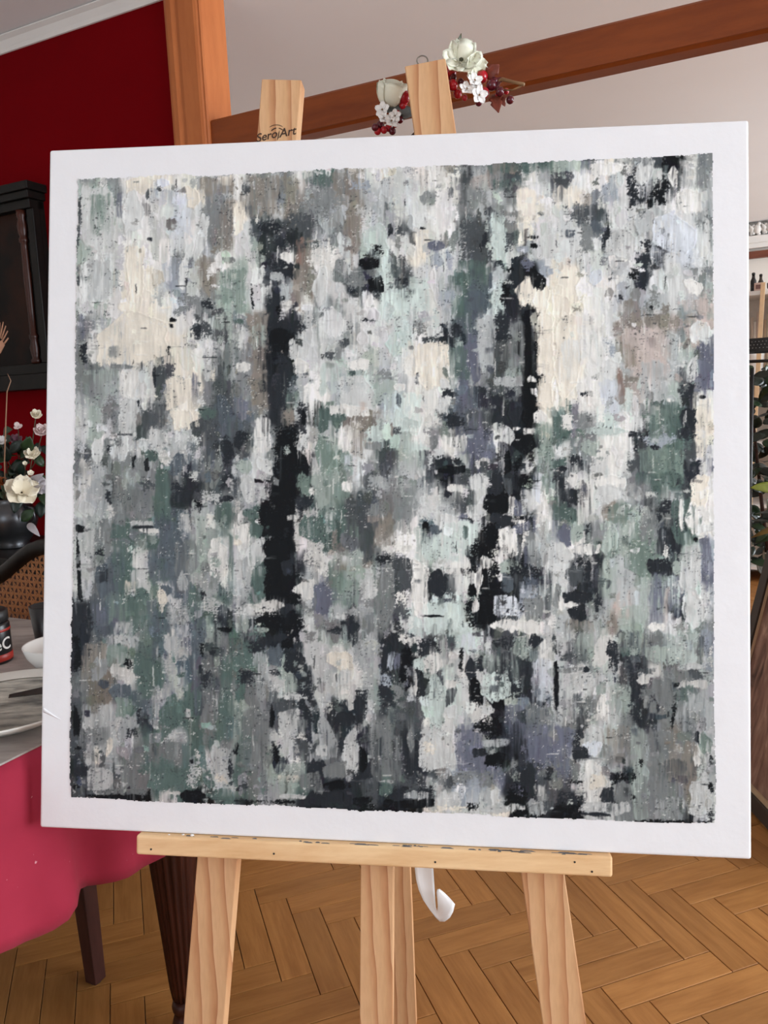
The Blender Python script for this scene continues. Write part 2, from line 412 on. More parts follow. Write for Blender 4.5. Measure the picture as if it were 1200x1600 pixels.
# ================================================================== PAINTING (main object)
PAINT_CELLS = {
 (0,0): ["XXXXXXXXXX","lTlWCCWllT","ggMLWbBCMl","LHLlWLBLMT","LHgLWLBLMT","gLLWWLLLMT","gLLCWWMMlW","MglCCLbLTW","LglCCLbLTg","LLWCCWBMMg"],
 (0,1): ["XXXXXXXXXX","WMlMWGMTLC","LMMTMMMTll","CMLTMllTll","LDDDDMMTLl","LgDNDlMTaL","LgNWTWWLNa","gLDNTWLMMa","gLNlTLLDNa","gLNWWlMLWa"],
 (0,2): ["lWWTMMTTGG","LLWWDlMDWl","LLMWMMlMWL","LLWLMlMLCW","DLWWDDDMCL","LWWMMDaGlL","WCbLlDaLlL","DLLLGGlNKb","DaLlGSaNWC","aaLlGSaNCC"],
 (0,3): ["ggMCWMDKWM","DLWWLDLKWM","MCWbLNLNLl","LDDLLLlWLl","LLSLLMWLBM","LLMMLLDBBL","LLLlWLNLBL","CCBWLNLLlM","CCWWlllLLl","CCWLlMlLlp"],
 (1,0): ["MlLCCCWLDg","MWlCCCCWLg","MWLlCCCWLM","MMMLMDCCLD","MMlWLDCCMD","lglLWMCCMD","LgMLDMCCDS","LgLLMlLlDS","DgDLLLlLSN","MlMMMGLSMD"],
 (1,1): ["MTNNMLLLLL","LTNKLLlMLL","MTNKLLMLLL","MTKNLLglgl","MTNDlWblag","MTNDlWlLLb","SMNTKGHTTl","DLMNLlGWTa","DLMKWWHWLD","lLMKKlHLMD"],
 (1,2): ["alLlSlNMKC","aLLNSlNMKC","aCWgQlDMKC","LCWGQlDgKC","lWWLQMDMKC","aWLMQMNNKC","aWWDSMNNKC","gWMMQQWNKg","gaLWQQLNKg","lLNNlDNNLl"],
 (1,3): ["CCWLTTTpMp","CLLLppplpL","CLLLTpplgQ","CCLLlpplLQ","CWWBTpLgDQ","CWWBaLlgNW","GMLaLLGGNC","GLMaWNlGNC","LMgWLDHGDL","DDLWLDHHNL"],
 (2,0): ["LlMgMGDNDN","LlDMMGNNDM","LllMlGSLlG","LlMGMSSlWg","LMMGgSSMgW","LMSGLSSMgL","LDSGLGSlMW","lMSGHWSGlG","NSSHHGLlGL","NSSlGSSSgN"],
 (2,1): ["LlKKHgglMl","lLKKNgHMDM","MGKKLGGDDT","WGNKWGGHDT","LlKKWLTMDW","LGKNNWTgTM","LGKKlMHgLM","lGKKLQglMH","MWWNMQlMlM","lNKKLMMNMM"],
 (2,2): ["LlMNDLNNKg","MlLMDLKKLW","MLLlDLKNMW","MWSLaLKWQL","WWaaaKKWMl","DWgLWKWKMl","DWNDLKWKSN","DWNDLKKKbl","DWaagKNKBM","LaaaaKNLWW"],
 (2,3): ["NLLLlMGGNW","DNLLlMMlGW","GMLTHgDDGW","QgMlgMMNGW","LWMHgHMNgb","LDNglHHNgb","LNDglgHQLQ","LNNgplgQaL","lDMlplgNWL","lDlTgglLaM"],
 (3,0): ["NMGLHSLSgM","NTLHGSlSDM","MTlWGGLSMG","MTDlGSlGDM","DTlGSlGGMG","NlLlNlGGMG","DMLlGGlGGM","DLlMMMMGLl","NMlMMGGGLl","DllMMGGGLL","DKKKKWKKKG","KKKKKKKKKK"],
 (3,1): ["GDNNLLgMLN","GGMNLlWLLN","GMLgNLlWlM","GMlgNLLWgN","gMDDNLDNgD","GMDLNlNNLM","GMLLDlDLNM","GMNLDMDLNM","GMgLNDMLNM","GMggGNNNDG","NMlMNNNNDN","KKKKKKKKKK"],
 (3,2): ["NLDDaLDDMN","NKgWLDMgNL","MKNaWLNgNB","DLNaLLKaNB","MDaaLLNgSD","DDaLlWKNSM","NDWWQMNNQQ","NNWWQMDKQQ","DNDLQQQMNM","DMlMbbQNND","NDlLLLlKNM","KKCLLLCKKN"],
 (3,3): ["LMgWDgMlgb","LDgLNDMMgl","aLMlDNWMMl","NLLLgNMMDl","LDMLgNMMMl","lMLLMNMMDl","QNaaMMMTMl","MDLMMlMMTL","QMLlNMMTDM","DLWLNMMMTl","NNWNMMMMTL","KKLLMMMMKL"],
}
PAINT_STROKES = {
 (0,0): "50 185 330 250 Ms,50 240 310 720 Lb,130 300 280 590 Hs,25 300 60 800 Dk,30 900 100 1010 Dk,60 730 290 1130 Lb,110 800 270 1100 ls,320 300 370 460 Qs,370 260 520 590 Lb,390 180 600 290 Cb,570 270 770 390 bs,625 235 675 280 Dk,780 300 890 600 Bs,840 250 950 420 Cb,1010 370 1190 740 Ms,930 460 1000 780 Lb,960 180 1200 300 Ts,1080 160 1190 250 Cs,400 700 530 1100 Cb,330 1110 450 1200 Cb,720 800 820 1010 bs,800 740 860 1030 Lb,840 900 860 1010 Nk,780 1060 960 1150 Mk,950 1080 1060 1190 Nk,1100 880 1200 1130 Hs,550 630 590 660 Nb,930 800 1000 950 Ts,540 270 570 350 Db",
 (0,1): "40 170 340 460 Ts,30 220 130 320 Dk,530 130 720 250 Gs,740 140 860 400 Ts,870 190 1040 300 bk,850 400 950 600 Ts,0 150 60 330 Wb,0 350 90 600 Cb,90 380 160 500 Ss,500 260 840 500 Mk,400 440 620 600 Dk,170 500 400 610 Nk,240 610 310 800 Ds,310 600 400 700 Nk,230 780 460 900 Nk,340 740 460 820 Wb,290 860 450 940 Nb,470 640 530 840 Rs,450 860 520 1100 Ts,540 680 830 860 Wk,600 850 700 1150 Lb,760 780 830 900 Mb,970 530 1160 730 ab,830 870 1010 1010 Mk,930 780 1090 870 Kb,1000 930 1130 1050 Kb,1030 670 1130 760 Kk,1160 520 1200 620 Nb,0 860 90 1200 Hs,130 960 150 1180 Kk,240 1060 400 1160 Nk,320 1140 370 1200 Kb,350 1100 440 1190 Wb,280 890 380 960 lb",
 (0,2): "700 60 990 150 Gs,1000 40 1200 140 Gs,380 80 560 160 Mk,430 180 580 240 Ds,580 160 740 270 ps,740 200 900 300 Gs,250 90 390 250 Ws,200 280 290 390 Mb,410 250 450 340 Ds,130 430 310 540 Lk,0 520 90 640 Dk,200 550 240 575 Kb,160 580 270 760 Cs,260 660 390 735 Qb,270 740 380 860 bb,490 480 710 820 Dk,710 450 830 800 ab,660 580 710 700 Nk,820 570 910 740 Dk,920 270 1060 600 Cs,990 610 1080 640 Kk,1030 670 1080 720 Kb,480 800 680 880 Gs,400 900 560 1030 Gs,0 1000 280 1200 as,0 920 100 1000 Nk,540 1040 660 1200 Ss,330 1040 450 1200 bs,900 930 1040 1140 Cb,1050 980 1160 1200 Cb,730 1000 820 1160 ab,800 960 880 1150 Kk,840 840 900 900 Kk,1030 880 1150 1030 Kb,710 880 740 1000 Sb,1150 860 1200 910 bb,1080 430 1130 470 Db,960 780 1060 890 Qk,920 700 1020 750 bb",
 (0,3): "0 250 200 400 Cs,0 40 170 130 gs,0 130 150 170 Dk,0 190 130 230 Db,200 20 330 60 Db,200 40 280 150 Qs,290 60 520 180 Wb,450 20 620 80 Ms,540 90 630 400 Nk,620 30 740 230 Lb,660 30 740 90 Ds,820 5 990 40 Kb,810 60 860 170 Kb,720 180 860 360 Kk,860 90 930 250 Wb,930 60 1040 250 Ms,1060 100 1130 280 Ms,1150 120 1200 440 ls,360 240 480 360 bs,70 380 330 540 Dk,200 500 300 720 Mk,370 540 440 740 Nk,390 570 600 790 Lb,600 420 740 600 lb,740 490 770 530 Kb,700 350 740 420 Kb,640 640 770 720 Nk,680 700 730 840 Nk,750 450 1060 760 Bb,920 280 1110 450 Wb,1060 430 1130 550 Ms,730 700 990 840 Bs,560 850 640 950 Kk,640 880 690 940 Nk,1020 850 1080 930 Mb,980 940 1110 1060 Wb,1060 1080 1170 1200 pb,720 1140 750 1190 Kk,40 850 160 1200 Cs,270 860 370 1000 Bb,480 1060 520 1100 Nk,410 920 440 960 Nk,520 1100 600 1200 Ts,960 1100 1050 1190 ps",
 (1,0): "190 0 700 380 Cb,90 190 180 370 Wb,30 0 90 200 Qs,50 220 105 390 Nk,270 250 350 330 Ms,150 410 350 640 gs,110 390 160 520 Ds,350 440 480 630 Wb,280 380 460 410 Mb,480 360 520 440 Ds,600 390 690 550 Db,600 400 620 580 Nb,700 240 740 320 Kk,720 30 770 60 Kb,720 80 745 110 Kb,690 470 890 700 Cb,740 720 890 870 Cb,880 60 1050 180 Dk,890 90 960 180 Nk,890 450 940 700 Qs,930 600 980 700 Lk,530 670 690 860 Ds,470 640 500 700 Nk,460 600 590 640 Wk,340 650 470 910 Lb,290 700 340 910 Ds,330 900 440 915 Db,130 930 220 1120 Lb,240 930 310 1000 Mb,240 990 290 1060 Nk,320 980 410 1060 Lb,550 870 720 1030 Lb,530 1030 640 1110 Gb,640 1040 720 1120 Wb,440 1080 470 1180 Kb,530 1090 570 1190 Kb,460 1090 530 1180 Mb,720 1060 840 1200 Sb,940 700 1080 800 Gk,890 780 1060 880 Db,1060 380 1130 620 Ds,1080 620 1160 870 Sb,980 390 1050 500 Lb,960 900 1100 1110 Ds,1120 900 1200 1160 Nk,760 890 880 1000 Lk,1050 0 1200 130 gs",
 (1,1): "150 0 255 740 Ts,140 80 250 260 gs,260 0 420 300 Nk,280 100 410 290 Kb,290 310 440 740 Nk,250 240 290 700 Ns,410 180 560 330 Lb,440 340 560 460 Wb,420 40 560 170 Nk,790 190 870 260 Db,930 30 1070 75 Nk,640 280 760 340 Dk,850 420 920 500 Gb,860 340 1010 430 Wb,520 540 650 880 Ws,660 380 860 600 as,800 480 1050 740 Lb,690 680 1010 780 Wb,1040 480 1200 700 gs,1070 400 1200 500 Mk,630 730 720 890 Gb,720 750 850 830 Gb,480 650 560 800 Nk,510 720 550 820 Kb,390 740 460 850 Ts,400 580 500 720 Hs,300 840 500 1200 Kk,310 920 540 1200 Kk,330 940 480 1190 Kb,480 920 560 1030 Lb,880 800 980 1100 Ts,720 850 890 1040 Ws,620 910 760 1200 Hb,970 840 1120 980 ak,980 960 1110 1030 Mb,820 1060 910 1200 Bs,150 800 280 1040 Ws,0 640 130 800 Qs,20 360 130 440 Wb,0 880 110 1000 Nk,10 1080 130 1200 gb,180 1090 300 1200 Lb,0 40 80 80 Gb",
 (1,2): "1090 0 1200 700 Cb,250 105 380 180 Lb,430 80 520 230 Nk,220 170 380 220 Dk,200 560 340 900 Ws,160 220 410 560 Cb,380 380 455 470 Wb,350 490 420 560 Lb,410 260 560 490 Gs,560 150 640 540 Qb,630 0 760 400 ls,760 0 890 240 Nk,880 60 980 500 Ms,980 50 1040 230 Kk,1020 180 1090 310 Kk,980 320 1030 500 Kb,1010 440 1110 520 Kk,740 750 850 830 Nk,750 470 960 550 lb,960 560 1080 860 Kb,860 640 960 850 Nb,1010 470 1070 520 Wb,1030 560 1080 620 Wb,860 880 1070 1060 Kb,890 850 950 880 Wb,970 860 1060 900 Wb,830 1020 880 1200 Kb,890 1060 980 1200 Kk,790 840 900 970 Lb,1060 800 1200 1200 Hs,1060 720 1160 830 Wb,340 580 420 780 Lb,160 440 190 540 Nk,40 600 200 890 as,50 780 190 870 ab,390 740 560 860 Nk,360 560 480 640 Nk,540 720 740 880 Ds,580 880 760 1080 Qs,360 920 550 1070 Ws,340 1140 540 1200 Kb,440 1070 520 1140 Nk,620 1080 720 1160 Wb,650 1110 720 1165 Db,60 1040 230 1200 gs,560 560 650 700 Ss,0 850 60 920 Dk,20 600 60 700 Sb,0 520 90 580 Wb",
 (1,3): "0 0 200 640 Cb,60 200 200 520 Ls,200 0 380 600 Ws,380 340 480 490 Lb,350 490 500 660 Bs,540 120 850 420 ps,500 20 760 110 Ts,500 170 540 300 Rs,480 420 530 640 Rs,860 200 880 340 Rs,850 0 960 130 Tk,640 360 860 640 ls,820 650 940 900 Gs,720 720 860 900 Hs,640 900 930 1000 bk,960 530 1070 640 Nk,950 700 1070 850 Nb,930 850 1080 960 Nk,1100 240 1160 600 Qs,1080 220 1130 340 Qb,1090 610 1140 640 Kb,1070 640 1170 1060 Cs,980 330 1080 520 Lb,990 940 1070 1200 Ds,640 1020 980 1200 Hs,0 730 60 960 Gb,160 740 280 900 Mk,50 740 150 890 Wk,200 940 330 1060 gb,110 1060 220 1140 Nk,0 1080 100 1160 Gk,40 1140 100 1200 Nb,240 850 560 920 ab,320 920 580 1180 Ws,560 880 630 930 Nb,580 980 640 1050 Nk,540 1080 640 1180 Dk,200 580 260 620 Nk,370 180 480 330 bk,640 680 760 780 Ms,1140 1080 1200 1200 Qs,720 975 810 1020 Nk,850 640 910 670 Wb,1020 60 1180 220 Lb,900 460 960 520 pb",
 (2,0): "120 40 270 180 lb,60 60 130 140 Wk,30 200 160 320 Lb,180 180 260 330 lb,250 240 330 360 Wk,240 120 290 230 Nk,300 120 600 340 Ms,490 30 610 140 Dk,620 0 730 330 Gs,740 50 900 300 Nk,900 200 970 310 Kk,790 290 880 460 Lb,870 250 1000 330 ls,950 130 1130 240 Lk,1090 160 1200 220 Nb,1130 230 1200 400 Gs,60 400 170 760 Ls,160 340 280 520 Mb,20 385 110 450 Kb,25 480 55 970 Kb,430 350 600 390 Lb,560 430 860 830 Ss,440 390 600 415 Nb,500 415 640 455 Wb,280 380 430 500 Gb,290 500 430 900 Gs,430 560 550 720 Ws,420 730 550 880 Ls,380 800 460 900 Cs,540 470 640 590 Gb,760 500 870 900 Ms,780 720 860 900 lb,880 330 1000 800 gs,1020 480 1160 810 Wb,1020 600 1100 700 gk,560 940 720 1200 Ss,630 885 705 1010 Cb,640 980 680 1050 Cb,700 980 850 1130 ls,860 880 960 1100 Gs,950 870 990 950 Nk,960 930 1120 1080 Lk,1080 1150 1190 1190 Kb,480 850 560 950 Gb,160 680 260 940 Sb,200 720 260 830 Ns,160 560 230 620 Nk,260 900 400 1100 Hs,400 900 540 1200 Gs,310 1100 420 1200 Ls,60 990 150 1200 Nk,140 980 250 1200 Qs,1160 460 1200 900 Gs",
 (2,1): "40 0 160 230 Lb,190 0 260 60 Lb,260 0 460 260 Kk,280 0 440 250 Kb,200 100 250 220 Lk,290 30 340 90 Mb,460 10 570 150 Hb,560 90 620 170 Wk,440 170 620 270 Nk,600 0 760 320 gs,740 60 880 200 Hs,820 60 890 130 Wb,960 0 1090 120 Ds,1000 0 1170 120 lk,840 200 1000 560 Ds,1000 200 1160 340 Mk,70 250 200 350 Gb,150 250 450 480 Kk,210 250 440 480 Kb,110 370 220 480 Gb,220 480 440 960 Kb,360 650 450 760 Nb,500 310 700 520 Gb,690 270 760 440 Ls,450 250 490 600 Wk,400 310 470 350 Wb,500 520 690 700 Wk,590 700 690 830 Ws,440 780 600 970 Wb,610 840 730 1050 Qb,130 600 250 920 Gb,80 490 230 720 Lb,70 620 140 880 lb,30 380 120 560 Wb,0 480 60 540 Cb,740 580 970 760 gs,800 620 880 700 Ls,970 540 1050 680 Ds,1040 340 1200 560 Ts,1120 530 1200 630 Wk,1060 600 1200 700 Nk,1060 700 1200 1140 Mb,940 780 1070 960 Lk,740 780 930 1000 Hs,120 1040 540 1200 Kk,380 910 500 980 Kb,160 950 380 1030 Wb,180 1150 270 1200 gb,520 1090 610 1200 Ls,720 1040 870 1100 Lk,800 1105 900 1130 Nb,700 1140 820 1200 Nk,0 960 160 1080 Lk,70 1080 120 1200 gb,850 1000 1050 1090 lk",
 (2,2): "1000 500 1200 650 ls,1120 560 1200 1050 Ls,330 0 450 90 Kk,470 0 560 110 Dk,560 0 720 120 Lb,400 80 540 140 Wb,720 0 850 180 Nk,920 0 1040 120 Kk,820 20 890 170 Db,1040 0 1110 200 Bs,1110 0 1180 130 Hs,0 100 170 350 Ms,180 150 360 320 Lk,440 150 560 300 Dk,480 290 550 360 Qb,560 230 700 340 Lb,670 160 860 320 Kb,720 300 900 420 Nb,860 170 930 310 Wb,900 210 970 340 Qb,960 130 1050 330 Ls,1010 330 1045 440 Nb,910 320 980 350 Kb,900 360 1020 460 Qb,920 460 960 680 Db,980 430 1020 470 Wb,215 340 275 450 Kb,270 390 360 460 Sb,340 310 480 420 Lb,0 430 170 640 Wk,160 400 250 840 gs,20 660 170 880 Db,0 630 140 730 Db,140 640 260 1060 Wb,220 460 420 640 as,370 360 640 640 as,520 390 560 490 Gb,260 700 420 940 Nb,280 640 410 720 Lk,420 660 600 900 Ws,560 460 660 670 Kk,660 360 800 560 Kk,670 400 780 700 Kk,780 420 920 640 Wb,680 680 800 960 Kk,650 620 750 720 Wb,600 700 670 890 Wb,550 680 630 760 Kk,540 930 650 1180 Kk,640 890 760 1150 Kb,560 830 620 930 Kb,590 930 640 1040 Wb,800 650 960 740 gb,860 680 1130 800 Nk,810 740 900 900 Sb,900 760 960 930 Ds,760 900 960 1080 Bb,950 830 1040 940 bb,970 920 1120 1110 Mb,800 1060 930 1100 Db,720 1100 1110 1190 Wb,250 960 520 1200 as,200 1060 380 1075 Kb,0 890 130 1000 Wk,0 990 130 1080 Dk,1130 930 1180 1110 Ds",
 (2,3): "180 0 300 380 Ws,40 0 110 240 Nk,100 0 170 110 Wb,120 110 180 250 Nb,30 120 130 220 Ds,300 0 540 100 Wb,320 90 560 210 Lb,620 0 790 100 Gs,790 0 960 100 Gs,960 20 1030 190 Dk,1030 0 1160 240 Cb,990 200 1080 460 Wb,1080 240 1170 360 Wk,650 290 800 500 Ms,780 180 900 340 Nk,880 200 950 520 Gb,940 170 975 420 Wb,370 220 460 360 Tb,420 220 560 380 Hs,560 270 610 500 Ls,350 370 480 600 gb,0 260 170 350 Gb,20 370 130 540 Qb,130 380 230 500 gb,220 370 280 460 Nk,130 530 350 610 Wb,30 560 150 660 Lb,150 620 240 700 Nk,100 680 240 850 Db,230 640 320 860 Nk,310 610 370 700 Nk,70 880 300 980 Nb,80 960 180 1010 Wb,100 990 240 1110 Nb,0 840 50 1000 Mb,40 900 80 1040 Wb,310 890 340 1020 Nk,370 640 480 900 gs,470 640 610 1000 ls,520 540 740 760 Hb,570 550 640 600 Lb,700 640 780 760 Nb,760 640 880 760 Nb,770 400 880 620 Ns,720 740 830 1140 Qs,820 530 870 640 Wk,880 650 960 760 gb,940 530 1090 880 Lb,1100 480 1190 880 Qs,850 770 950 1080 as,960 860 1140 1180 Lb,820 860 860 1200 ps,460 880 490 1200 ps,640 780 720 1100 gs,490 1000 640 1200 gs,700 1120 820 1180 Wb,100 1100 300 1200 Ts,400 1060 460 1200 Ts,1050 470 1080 520 Kb,1060 370 1200 460 Lk,1160 880 1200 1200 bs",
 (3,0): "1100 150 1200 800 Gs,0 0 60 280 Kk,60 60 250 330 Ts,130 180 260 340 lb,260 90 430 270 Hs,300 0 420 90 Lb,270 220 430 370 Wb,380 170 450 280 Kk,450 160 660 330 Gb,680 10 790 170 Lb,670 180 790 330 Lk,590 400 650 630 Ls,660 370 740 530 ls,650 440 830 720 Gb,840 560 880 640 Lb,270 370 430 480 Sb,310 480 440 620 Hb,60 520 300 900 ls,190 520 300 720 Ls,70 600 170 720 Lb,150 840 200 960 Cb,70 880 130 980 Lb,250 780 300 910 Cb,340 610 480 800 lb,470 560 510 680 Nk,390 690 500 780 Nk,0 550 50 740 Kb,0 840 70 880 Kk,0 990 120 1070 Nb,100 1000 290 1200 Lb,300 1040 350 1100 Dk,120 700 280 830 Ms,350 960 490 1180 Ms,500 930 760 1060 Gk,560 1040 860 1170 Gb,690 730 790 820 Lk,600 690 650 720 Lk,900 850 960 950 Wk,860 960 970 1160 Lk,970 1020 1060 1160 Gb,1040 850 1160 1130 Lb,1050 1040 1160 1130 Ck,940 80 980 180 Kk,960 280 1040 430 Nk,940 230 970 300 Nb,1020 120 1070 170 Nk,1050 460 1080 560 Ls,860 820 890 840 Kk,870 940 900 970 Kb,0 1130 60 1160 Kb,60 1190 560 1240 Kk,180 1160 560 1210 Mb,800 1180 1000 1250 Kb,1000 1160 1200 1250 Gb,690 1180 800 1210 Wk,1160 880 1200 1120 Nk,900 190 930 640 Ss",
 (3,1): "0 100 250 250 Gb,110 20 250 180 Nk,240 0 360 90 Ns,250 90 370 240 Sb,350 30 450 120 Kb,380 120 530 280 Nb,550 70 720 600 Ls,700 130 890 280 Cb,740 280 890 470 Ws,890 60 1110 280 lk,1120 10 1190 280 Nb,1150 140 1200 280 bb,1060 300 1200 400 bk,1090 400 1200 560 Nk,960 290 1090 570 ls,260 250 370 330 Nk,380 280 480 420 gb,490 260 600 680 Nk,270 330 380 460 Lk,320 440 560 510 Lk,320 500 480 600 Db,330 570 490 760 Lb,480 640 560 700 Ms,350 740 470 920 Lk,470 740 550 800 Wk,460 800 640 920 Dk,300 820 350 990 Kk,270 540 310 710 Kb,410 910 540 1040 Wk,640 640 770 920 lb,620 840 700 910 Lb,700 480 850 580 Nk,840 460 900 580 Wb,760 590 920 680 Nb,900 420 1000 720 Nk,820 720 930 1020 Lb,780 760 830 900 Nk,1010 640 1200 1090 Ms,945 870 1005 1050 Kb,930 740 1010 840 Dk,1010 680 1070 940 ls,860 1020 1010 1100 Nk,540 950 680 1060 Nb,660 960 850 1090 Mb,660 1090 880 1170 Kb,880 1080 960 1210 Ns,960 1080 1090 1250 Ds,570 1180 880 1290 Nb,890 1230 1010 1300 Kb,0 810 40 920 Kb,20 1110 110 1180 Nk,50 580 270 1200 Ms,160 150 270 600 ls,300 980 540 1190 gs,330 1060 500 1120 Cs,500 1040 660 1180 Mb,340 1200 540 1240 Lb,0 1240 460 1275 Kk,1090 1130 1200 1230 Gb,1120 1240 1200 1300 Kb,1090 1090 1200 1120 Lb,30 260 170 400 Nk,0 600 60 850 gs",
 (3,2): "0 0 40 140 Nb,40 90 130 380 Kk,0 140 50 290 Qb,180 40 360 180 Nk,30 0 160 80 Wk,140 170 260 270 ab,150 260 240 480 Nk,510 0 620 150 Bs,470 320 600 700 Ls,490 110 520 290 Kk,540 160 620 360 Nb,620 150 690 300 Nk,680 150 820 330 gs,800 130 1030 380 Ns,820 370 980 500 Nk,720 0 900 140 Nk,560 320 680 560 Kb,750 470 840 580 Kb,650 300 880 520 ab,900 40 1020 170 gb,1020 0 1120 110 Nb,1090 40 1200 330 Ws,1040 200 1190 510 Bs,340 170 490 340 ls,220 160 370 300 Wb,240 290 380 720 ab,380 340 470 420 Wb,390 410 470 540 Db,390 540 470 640 Lb,560 480 660 660 Wk,590 610 810 800 Kk,660 540 750 610 Lb,460 690 600 900 Qs,460 880 700 1030 Qs,660 790 870 850 lb,680 890 840 1000 Kb,590 860 690 930 Nb,200 680 380 800 Lk,190 760 460 1010 Lb,210 790 320 900 Ck,820 540 1000 960 Qs,990 530 1160 760 Ms,1080 510 1160 560 Nk,1000 690 1160 1000 Qs,900 980 1060 1180 Nk,840 1080 1000 1300 Kk,1120 1010 1200 1110 Nk,50 780 200 1100 Nk,0 560 160 740 Dk,0 770 60 1120 Ms,100 690 160 900 Mb,80 1140 300 1240 Db,0 1150 320 1310 Nk,0 1240 310 1310 Kb,70 1180 260 1240 lb,330 1020 760 1150 Mk,320 1180 500 1320 Lb,500 1080 640 1300 bs,380 1060 460 1170 Dk,640 1140 780 1340 lb,730 1140 790 1280 Lb,550 1260 640 1330 Kk,320 1280 560 1340 Ck,650 1290 860 1350 Lb,840 1270 990 1350 Lb,1060 1130 1140 1250 Ws,1000 1240 1150 1350 lb,900 1320 1010 1360 Kb,1120 1240 1200 1320 Db,150 260 180 480 Wb,0 380 90 500 Mk",
 (3,3): "20 0 150 130 Ls,100 40 180 170 Ds,50 140 180 210 Db,170 0 290 240 gs,300 20 440 240 Wb,400 60 490 290 Nk,500 100 570 180 Gb,470 0 660 120 gs,690 90 960 220 gb,680 0 830 90 Mk,840 0 1080 220 as,1080 0 1120 240 Ds,1160 100 1200 260 Wk,930 220 1110 280 Lb,1010 270 1120 350 Db,730 330 890 560 Mb,920 350 1150 410 Wb,620 290 720 390 Wb,610 250 770 300 Dk,540 250 640 680 Nk,640 380 760 520 Mk,880 440 920 700 Kk,900 370 940 400 Kb,930 400 1040 540 Gs,920 500 1040 730 ls,1010 440 1160 740 ls,1080 740 1180 880 Hb,1060 720 1090 820 Nb,1045 820 1095 1000 Wb,0 220 40 560 Kb,40 280 190 680 Ls,150 450 220 670 Ds,220 240 270 295 Nb,30 250 220 290 Mb,180 290 310 420 Lb,320 370 400 460 gb,320 460 410 660 Wb,240 600 410 660 Wk,420 380 560 700 gs,210 660 380 890 Lb,220 800 360 910 Bb,130 690 210 900 Nk,0 700 130 980 Qs,130 850 260 960 Nb,170 930 380 965 Lb,220 950 420 1260 Wb,260 1040 390 1180 Cb,440 1020 580 1130 Kk,350 1140 450 1270 Nb,460 1120 580 1290 Mb,380 700 580 1000 Ts,560 740 900 1000 Ms,860 820 1060 1100 Ts,820 940 1000 1080 Ds,590 1100 900 1400 Ms,580 700 700 1400 gs,760 1230 1010 1400 ls,580 1010 620 1110 Kk,640 930 680 1000 Kk,580 1200 610 1250 Kk,0 1180 230 1300 Nk,110 1090 220 1130 Kk,0 980 120 1100 Qk,0 1270 220 1370 Kk,200 1270 560 1360 Lb,220 1340 430 1370 Nb,1020 1100 1130 1370 Lb,1100 1000 1170 1200 Lk,1130 1130 1180 1240 Lb,1150 1100 1200 1200 Kk,1150 1240 1190 1310 Lb,1160 900 1200 1000 Kk,1140 1300 1200 1430 Nk,600 1390 1200 1430 Kk",
}
PAL = {'K': (16, 19, 22), 'N': (38, 42, 47), 'D': (70, 75, 78), 'G': (80, 97, 93), 'H': (112, 129, 121), 'S': (82, 91, 98), 'Q': (98, 102, 116),
       'M': (124, 129, 129), 'T': (130, 125, 117), 'g': (160, 172, 165), 'a': (194, 207, 202), 'l': (172, 177, 177), 'L': (202, 205, 203),
       'W': (221, 221, 216), 'C': (229, 223, 209), 'B': (197, 203, 209), 'b': (152, 160, 168), 'p': (184, 174, 168), 'R': (126, 104, 96), 'X': (232, 231, 228)}
